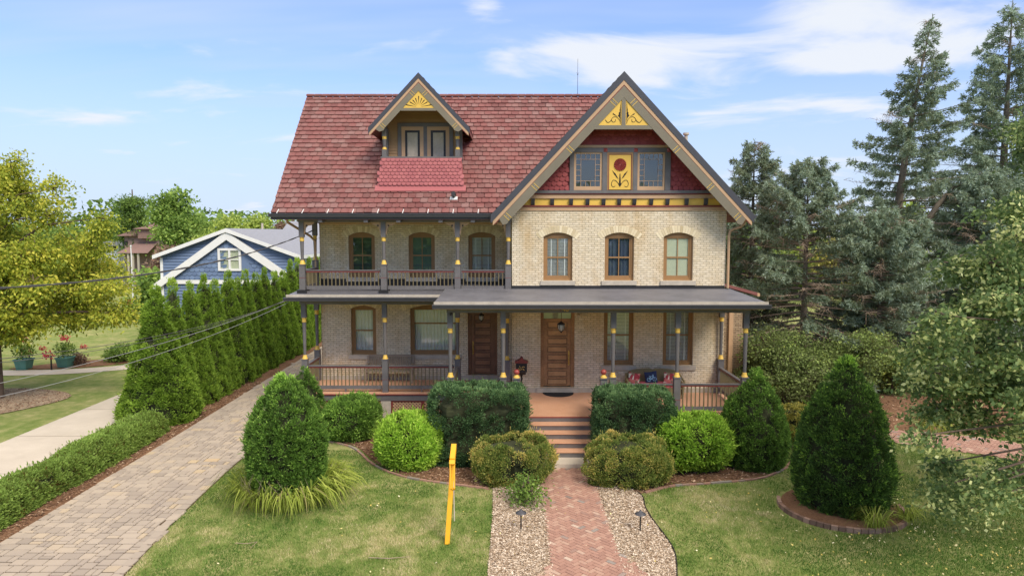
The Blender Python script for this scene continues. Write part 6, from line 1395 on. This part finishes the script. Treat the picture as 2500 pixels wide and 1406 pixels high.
a, z1 = hp(236, 600, 88); b, z2 = hp(290, 590, 88); m = MB(); m.box(a, b, 88, 94, 0, z1); m.build('wall', M['whitesid'], W); m = MB(); m.prism([(a-.5, z1), (b+.5, z1), (b, z2+.1), (a+1, z2)], 87.6, 94.4); m.build('roof', M['paleroof'], W)
m = MB(); q = hp(272, 594, 88); m.box(q[0]-.6, q[0]+.6, 87.9, 87.98, q[1]-.9, q[1]-.1); m.build('window', M['room'], W)
W = thing('far_house', 'pale far house glimpsed between the spruces', 'house', (at(2080, 640, 75).x, 78, 0)); a = at(2068, 608, 75); b = at(2120, 690, 75)
m = MB(); m.box(a.x, b.x, 75, 82, 0, a.z-.3); m.build('wall', M['whitesid'], W); m = MB(); m.prism([(a.x-.6, a.z-.3), (b.x+.6, a.z-.3), ((a.x+b.x)/2, a.z+1.6)], 74.5, 82.5); m.build('roof', M['paleroof'], W); m = MB(); m.box(a.x+.6, a.x+1.5, 74.93, 74.99, a.z-2.4, a.z-.8); m.build('window', M['room'], W)
W = thing('far_house', 'grey-roofed far house behind the garage, seen under the left eave', 'house', (at(735, 560, 70).x, 73, 0)); a = at(690, 556, 70); b = at(800, 600, 70)
m = MB(); m.box(a.x, b.x, 70, 77, 0, a.z-1.0); m.build('wall', M['whitesid'], W); m = MB(); m.prismx([(69.5, a.z-1), (73.5, a.z+.7), (77.5, a.z-1)], a.x-.5, b.x+.5); m.build('roof', M['shingle'], W)
m = MB(); q = at(703, 545, 71); m.box(q.x-.5, q.x+.5, 72.9, 73.9, a.z, q.z); m.build('chimney', M['brownwall'], W)
W = thing('far_house', 'white far building at right beyond the leaning trunk', 'house', (at(2265, 560, 72).x, 75, 0)); a = at(2240, 548, 72); b = at(2300, 600, 72)
m = MB(); m.box(a.x, b.x, 72, 79, 0, a.z-.8); m.build('wall', M['whitesid'], W); m = MB(); m.prismx([(71.5, a.z-.8), (75.5, a.z+.8), (79.5, a.z-.8)], a.x-.5, b.x+.5); m.build('roof', M['paleroof'], W)
q = at(321, 640, 60); m = MB(); m.tube([(q.x, 60, 0), (q.x, 60, at(321, 603, 60).z)], [.06, .04], 8); m.lathe((q.x, 60, at(321, 603, 60).z), [(0, .02), (.08, .09), (.16, .02)], 8); tag(m.build('flagpole', M['white']), 'thin white pole standing before the brown house', 'pole')

# ------------------------------------------------------------------ things on the porch
# weathered bench
T = thing('garden_bench', 'weathered slatted wooden bench on the left porch against the wall', 'bench', (-4.58, 25.25, FL)); bw = .86
m = MB()
for i in range(5): m.box(-bw, bw, -.25+i*.1, -.17+i*.1, .42, .445)
m.build('seat', M['weathered'], T, world=False)
m = MB(); m.slab((-bw, .30, .50), (bw, .30, .50), .035, .07); m.slab((-bw, .36, .93), (bw, .36, .93), .035, .09)
for i in range(24): x = -bw+.06+i*(2*bw-.12)/23; m.slab((x, .30, .52), (x, .36, .90), .04, .018, up=(0, -1, .1))
m.build('backrest', M['weathered'], T, world=False)
for s in (-1, 1):
    m = MB(); m.box(s*bw-.03, s*bw+.03, -.26, -.2, 0, .62); m.box(s*bw-.03, s*bw+.03, .24, .30, 0, .6); m.slab((s*bw, .27, .58), (s*bw, .36, .96), .06, .05, up=(0, -1, .1)); m.slab((s*bw, -.3, .64), (s*bw, .32, .66), .08, .035); m.box(s*bw-.02, s*bw+.02, -.2, .24, .34, .40); m.build('leg_frame', M['weathered'], T, world=False)
# wicker settee
M['wicker'] = paint('olive_wicker', S(136, 122, 84), .8, .25, 40, 1.)
sx0, sx1 = at(1530, 930, 23.1).x, at(1662, 930, 23.1).x; sc_ = (sx0+sx1)/2; sw2 = (sx1-sx0)/2
T = thing('wicker_settee', 'olive wicker settee with rounded back on the right porch', 'settee', (sc_, 23.0, FL))
m = MB(); P = smooth([(-sw2, .30), (-sw2+.02, .62), (-sw2+.16, .80), (-sw2*.5, .86), (0, .88), (sw2*.5, .86), (sw2-.16, .80), (sw2-.02, .62), (sw2, .30)], n=5); m.prism(P, .30, .36); m.tube([(a, .33, b) for a, b in P], .035, 8); m.build('backrest', M['wicker'], T, world=False)
m = MB(); m.box(-sw2+.05, sw2-.05, -.30, .30, .30, .37); m.box(-sw2+.08, sw2-.08, -.31, -.28, .06, .30); m.build('seat', M['wicker'], T, world=False)
for s in (-1, 1):
    m = MB(); m.tube([(s*(sw2-.02), .33, .72), (s*(sw2+.03), .1, .62), (s*(sw2+.03), -.25, .56), (s*(sw2), -.33, .45), (s*(sw2-.04), -.3, 0)], .035, 8); m.prismx([(-.28, .1), (.30, .1), (.30, .68), (.1, .60), (-.28, .52)], s*(sw2-.03)-.012, s*(sw2-.03)+.012); m.build('armrest', M['wicker'], T, world=False)
    m = MB(); m.tube([(s*(sw2-.08), .28, .3), (s*(sw2-.08), .30, 0)], .028, 8); m.build('leg', M['wicker'], T, world=False)
def floral():
    m, nt, b = newmat('floral_print'); v = coords(nt); vo = nt.nodes.new('ShaderNodeTexVoronoi'); vo.inputs['Scale'].default_value = 9; nt.links.new(v, vo.inputs['Vector'])
    hs = nt.nodes.new('ShaderNodeSeparateColor'); nt.links.new(vo.outputs['Color'], hs.inputs[0])
    c = ramp(nt, hs.outputs[0], [(0, S(168, 58, 66)), (.3, S(176, 70, 78)), (.31, S(224, 214, 190)), (.55, S(230, 218, 196)), (.56, S(150, 120, 96)), (.7, S(206, 120, 110)), (1, S(184, 70, 78))]); c.node.color_ramp.interpolation = 'CONSTANT'
    nt.links.new(c, b.inputs['Base Color']); b.inputs['Roughness'].default_value = .85; return m
M['floral'] = floral(); M['navy'] = paint('navy_fabric', S(40, 52, 84), .85, .1, 20); M['skyblue'] = paint('light_blue_print', S(150, 196, 222), .8, .05); M['pinkseat'] = paint('pink_print', S(196, 96, 110), .85, .3, 14)
m = MB()
def pad(mb, w, h, d, n=8):
    vs = []; fs = []
    for s in (-1, 1):
        for j in range(n+1):
            for i in range(n+1):
                a, b_ = 2*i/n-1, 2*j/n-1; t = max(0, (1-a**4)*(1-b_**4))**.6; e = 1-.07*(1-abs(a*b_)); vs.append((a*w/2*e, s*d/2*t, b_*h/2*e))
    N2 = (n+1)**2
    for s in (0, 1):
        for j in range(n):
            for i in range(n):
                q = s*N2+j*(n+1)+i; f = (q, q+1, q+n+2, q+n+1); fs.append(f if s == 0 else f[::-1])
    mb.add(vs, fs, 0, .5, True)
def cushion(u, v, mat, label, rz, sz=.40):
    p = at(u, v, 22.98); m = MB(); pad(m, sz, sz, .15); o = m.build('cushion', M[mat]); o.location = (p.x, 23.08, p.z-.02); o.rotation_euler = (-.2, rz, 0); tag(o, label, 'cushion', 'cushions on the wicker settee'); return o
cushion(1549, 924, 'floral', 'red floral cushion at the left end of the wicker settee', .15)
cb_ = cushion(1591, 922, 'navy', 'navy cushion with light blue bicycle on the settee', -.12, .43)
cushion(1636, 924, 'floral', 'red floral cushion partly behind the porch post', .1)
m = MB(); yk = -.088
for cx_ in (-.095, .095):
    P = [(cx_+.06*math.cos(a), yk, -.05+.06*math.sin(a)) for a in np.linspace(0, 6.283, 15)]
    for i in range(14): m.slab(P[i], P[i+1], .012, .012)
for a, b in (((-.095, -.05), (-.045, .04)), ((-.045, .04), (.06, .05)), ((-.045, .04), (0, -.05)), ((0, -.05), (.06, .05)), ((-.095, -.05), (0, -.05)), ((.055, .09), (.095, -.05)), ((.03, .10), (.085, .09)), ((-.08, .06), (-.03, .06))): m.slab((a[0], yk, a[1]), (b[0], yk, b[1]), .012, .014)
m.build('bicycle_print', M['skyblue'], cb_, world=False)
m = MB(); m.box(-.75, .75, -.30, .26, .0, .10); o = m.build('seat_cushion', M['pinkseat']); o.location = (sc_, 22.98, FL+.372); tag(o, 'long pink patterned seat cushion on the wicker settee', 'cushion')
# mailbox on its pedestal
mx_ = at(1273, 900, 23.1).x; T = thing('pedestal_mailbox', 'black cast pedestal mailbox with red-brown roof beside the front door', 'mailbox', (mx_, 23.1, FL))
z = lambda v: at(1273, v, 23.1).z-FL
m = MB(); m.box(-.19, .19, -.12, .12, z(907), z(884)); m.prismx([(-.12, z(907)), (.12, z(907)), (.04, z(914)), (-.04, z(914))], -.15, .15); m.build('box', M['black'], T, world=False)
m = MB(); m.prism([(-.22, z(885)), (.22, z(885)), (.22, z(881)), (.08, z(878)), (.03, z(872)), (-.03, z(872)), (-.08, z(878)), (-.22, z(881))], -.15, .15); m.lathe((0, 0, z(873)), [(0, .02), (.03, .035), (.06, .01)], 8); m.build('roof', M['red'], T, world=False)
m = MB(); rj = random.Random(4)
for i in range(14): a = rj.uniform(-.11, .11); b = z(897)+rj.uniform(-.07, .07); m.lathe((a, -.125, b-.01), [(0, .01), (.01, .028), (.03, .008)], 6)
m.build('relief', M['brass'], T, world=False)
m = MB(); m.lathe((0, 0, 0), [(0, .17), (.03, .16), (.06, .05), (.1, .035), (.5, .03), (.75, .035), (z(914)-.02, .05), (z(912), .08)], 12); m.build('pedestal', M['black'], T, world=False)
# lanterns hanging in the porch
for u, v, Y, lb in ((1370, 798, 22.2, 'round glass lantern hanging before the oak front door'), (1175, 775, 24.6, 'small black lantern hanging before the dark corner door')):
    p = at(u, v, Y); T = thing('hanging_lantern', lb, 'lantern', (p.x, Y, p.z), 'lanterns hanging from the porch ceiling'); s = 1. if Y < 23 else .8
    m = MB(); m.tube([(0, 0, .18*s), (0, 0, 4.405-p.z)], .008, 5); m.build('chain', M['black'], T, world=False)
    m = MB(); m.lathe((0, 0, .08*s), [(0, .12*s), (.03, .13*s), (.07, .06*s), (.11, .02)], 12); m.lathe((0, 0, -.2*s), [(0, .01), (.03, .03), (.06, .05)], 10)
    for a in np.linspace(0, 6.28, 7)[:-1]: m.tube([(.12*s*math.cos(a), .12*s*math.sin(a), .08*s), (.115*s*math.cos(a), .115*s*math.sin(a), -.02), (.05*s*math.cos(a), .05*s*math.sin(a), -.14*s)], .008, 4)
    m.build('cage', M['black'], T, world=False); m = MB(); m.lathe((0, 0, -.13*s), [(0, .04*s), (.06*s, .09*s), (.14*s, .11*s), (.2*s, .1*s)], 14); m.build('glass_globe', M['frost'], T, world=False)
mc = at(1363, 960, 23.4); m = MB(); m.prismz([(mc.x+.54*math.cos(a), 23.5-.62*math.sin(a)) for a in np.linspace(0, math.pi, 18)], FL+.003, FL+.018); M['mat'] = paint('black_rubber_mat', S(36, 36, 38), .9, .3, 30, .8)
tag(m.build('doormat', M['mat']), 'black half-round doormat on the deck before the front door', 'doormat')

# ------------------------------------------------------------------ things on the lawn
for u, v, lb in ((1272, 1294, 'black mushroom path light in the left wood chips'), (1563, 1297, 'black mushroom path light in the right wood chips')):
    x, y = gx(u, v); T = thing('path_light', lb, 'garden light', (x, y, 0), 'path lights beside the brick path')
    m = MB(); m.tube([(0, 0, 0), (.0, 0, .42)], .016, 8); m.build('stake', M['black'], T, world=False); m = MB(); m.lathe((0, 0, .40), [(0, .125), (.012, .12), (.045, .06), (.07, .02), (.10, .012)], 18); m.build('shade', M['darkgrey'], T, world=False); m = MB(); m.lathe((0, 0, .345), [(0, .02), (.055, .024)], 10); m.build('lamp', M['frost'], T, world=False)
M['yellow'] = paint('yellow_sign_paint', S(236, 172, 36), .45, .07, 4)
x, y = gx(1092, 1327); T = thing('sign_post', 'bright yellow wooden sign post standing on the left lawn, seen edge on', 'sign post', (x, y, 0))
m = MB(); m.slab((0, 0, 0), (.10, .55, 1.84), .098, .11, up=(0, -1, .3)); m.build('post', M['yellow'], T, world=False)
tp = Vector((.10, .55, 1.84))
m = MB(); m.prismx([(tp.y+.10, 1.98), (tp.y+.10, 1.84), (tp.y-.32, 1.62), (tp.y-.34, 1.80)], tp.x-.055, tp.x+.055); m.build('cap_arm', M['yellow'], T, world=False)
m = MB(); y0, z0 = tp.y-.34, 1.72
for sx in (-.05, .05): m.slab((tp.x+sx, y0, z0), (tp.x+.03+sx*.7, y0-.22, z0-.50), .022, .06, up=(0, -1, .3))
m.prismx([(y0-.02, z0+.05), (y0+.03, z0-.02), (y0-.03, z0-.08), (y0-.08, z0-.02)], tp.x-.06, tp.x+.06); m.tube([(tp.x-.005, y0-.22, z0-.5), (tp.x+.03, y0-.24, z0-.55), (tp.x+.065, y0-.22, z0-.5)], .03, 8); m.build('hanging_bracket', M['yellow'], T, world=False)
m = MB(); m.tube([(tp.x+.01, .36, 1.25), (tp.x+.045, .12, .45)], .012, 5); m.build('wire_stay', M['stone'], T, world=False)
m = MB(); p = [gx(900, 1366), gx(950, 1368), gx(1005, 1363)]; m.tube([(a, b, .05) for a, b in p], [.009, .009, .004], 5); tag(m.build('fallen_twig', M['deadtwig']), 'pale bare twig lying on the left lawn', 'twig')
m = MB(); p = [gx(575, 1330), gx(605, 1332), gx(628, 1327)]; m.tube([(a, b, .05) for a, b in p], [.006, .007, .004], 5); p = [gx(628, 1327), gx(612, 1342)]; m.tube([(a, b, .05) for a, b in p], [.006, .004], 5); tag(m.build('fallen_twig', M['deadtwig']), 'small forked pale twig below the left cone shrub', 'twig')
# neighbour's planters and flower poles
M['teal'] = paint('teal_planter_paint', S(92, 140, 128), .6, .12, 4); M['redfl'] = tinted('red_petals', [(0, S(190, 50, 70)), (1, S(232, 96, 110))], .6, trans=.3)
def flowers(mb_pts, r, n, seed, size=.10):
    rng = np.random.default_rng(seed); P = ballpts(n, mb_pts, (r, r, r*.8), rng); return leafquads(P, rnd3(n, rng), np.full(n, size), np.full(n, size*.45), rng)
for u, v, s, lb in ((147, 900, .55, 'teal square planter with pink flowers by the neighbour walk'), (45, 905, .55, 'teal planter partly hidden by the left tree trunk')):
    x, y = gx(u, v); T = thing('planter', lb, 'planter', (x, y+.4, 0), 'teal planters by the neighbour walk'); m = MB()
    m.add([(-s*.42, -s*.42, 0), (s*.42, -s*.42, 0), (s*.42, s*.42, 0), (-s*.42, s*.42, 0), (-s*.55, -s*.55, .5), (s*.55, -s*.55, .5), (s*.55, s*.55, .5), (-s*.55, s*.55, .5)], [(0, 1, 5, 4), (1, 2, 6, 5), (2, 3, 7, 6), (3, 0, 4, 7), (3, 2, 1, 0), (4, 5, 6, 7)])
    m.slab((-s*.58, -s*.56, .49), (s*.58, -s*.56, .49), .05, .06); m.slab((-s*.56, s*.56, .49), (s*.56, s*.56, .49), .05, .06); m.slab((-s*.56, -s*.58, .49), (-s*.56, s*.58, .49), .05, .06); m.slab((s*.56, -s*.58, .49), (s*.56, s*.58, .49), .05, .06); m.build('box', M['teal'], T, world=False)
    rng = np.random.default_rng(3); P = ballpts(420, (0, 0, .85), (.5, .5, .42), rng); V = leafquads(P, unit(rnd3(420, rng)+np.array([0, 0, .5])), rng.uniform(.1, .2, 420), rng.uniform(.02, .04, 420), rng); raw('foliage', V, np.arange(len(V)).reshape(-1, 4), M['treegreen'], np.repeat(rng.random(420), 4), None, T, world=False)
    V = np.concatenate([flowers((.05, 0, 1.45), .26, 60, 5), flowers((.9 if s else 0, .1, 1.0), .22, 30, 6)]); raw('blossoms', V, np.arange(len(V)).reshape(-1, 4), M['redfl'], np.repeat(rng.random(len(V)//4), 4), None, T, world=False)
for u, v0, v1, lb in ((126, 903, 868, 'thin dark stake with red blossoms left of the planter'), (73, 896, 860, 'thin dark stake with red blossoms behind the tree')):
    x, y = gx(u, v0); T = thing('flower_stake', lb, 'stake', (x, y, 0), 'flower stakes by the neighbour walk'); h = at(u, v1, y).z; m = MB(); m.tube([(0, 0, 0), (0, 0, h)], .035, 6); m.build('stake', M['black'], T, world=False); V = flowers((-.15, 0, h), .3, 60, 8); raw('blossoms', V, np.arange(len(V)).reshape(-1, 4), M['redfl'], np.repeat(RNG.random(60), 4), None, T, world=False)
x, y = gx(328, 772); V = flowers((0, 0, .9), .6, 200, 9, .16); o = raw('flower_bush', V, np.arange(len(V)).reshape(-1, 4), M['redfl'], np.repeat(RNG.random(200), 4)); o.location = (x, y, 0); tag(o, 'red flower bush at the far end of the neighbour lawn', 'flowers')

# ------------------------------------------------------------------ overhead wires
M['wire'] = paint('dark_cable', S(84, 82, 82), .5, .2); M['wirel'] = paint('light_cable', S(150, 150, 150), .5, .1)
def sag(p, q, s, n=26): return [p.lerp(q, i/n)-Vector((0, 0, s*4*(i/n)*(1-i/n))) for i in range(n+1)]
a = at(-420, 716, 9.5); b = Vector((-7.35, 25.6, 6.75)); P = sag(a, b, .55, 60)
c = [[], []]
for i, p in enumerate(P):
    for k in (0, 1): an = i*1.1+k*math.pi; c[k].append(p+Vector((0, math.cos(an)*.012, math.sin(an)*.012)))
m = MB(); m.tube(c[0], .013, 5); m.tube(c[1], .013, 5); tag(m.build('service_cable', M['wire']), 'thick twisted service cable sagging to the upper left house corner', 'cable')
for i, (v0, ux, vx, Y1, s, mt, lb) in enumerate(((856, 703, 733, 23.0, .35, 'wire', 'upper thin wire running to the left porch roof corner'), (862, 720, 722, 25.0, .5, 'wire', 'second thin wire passing the arborvitae row'), (922, 700, 733, 23.05, .3, 'wirel', 'bright lower wire ending at the porch gutter'), (955, 705, 738, 23.1, .42, 'wirel', 'lowest thin wire sagging over the near driveway'))):
    a = at(-300, v0+(70 if i > 1 else 45), 11.+i); b = at(ux, vx, Y1); m = MB(); m.tube(sag(a, b, s, 40), .0065, 4); tag(m.build('overhead_wire', M[mt]), lb, 'wire')
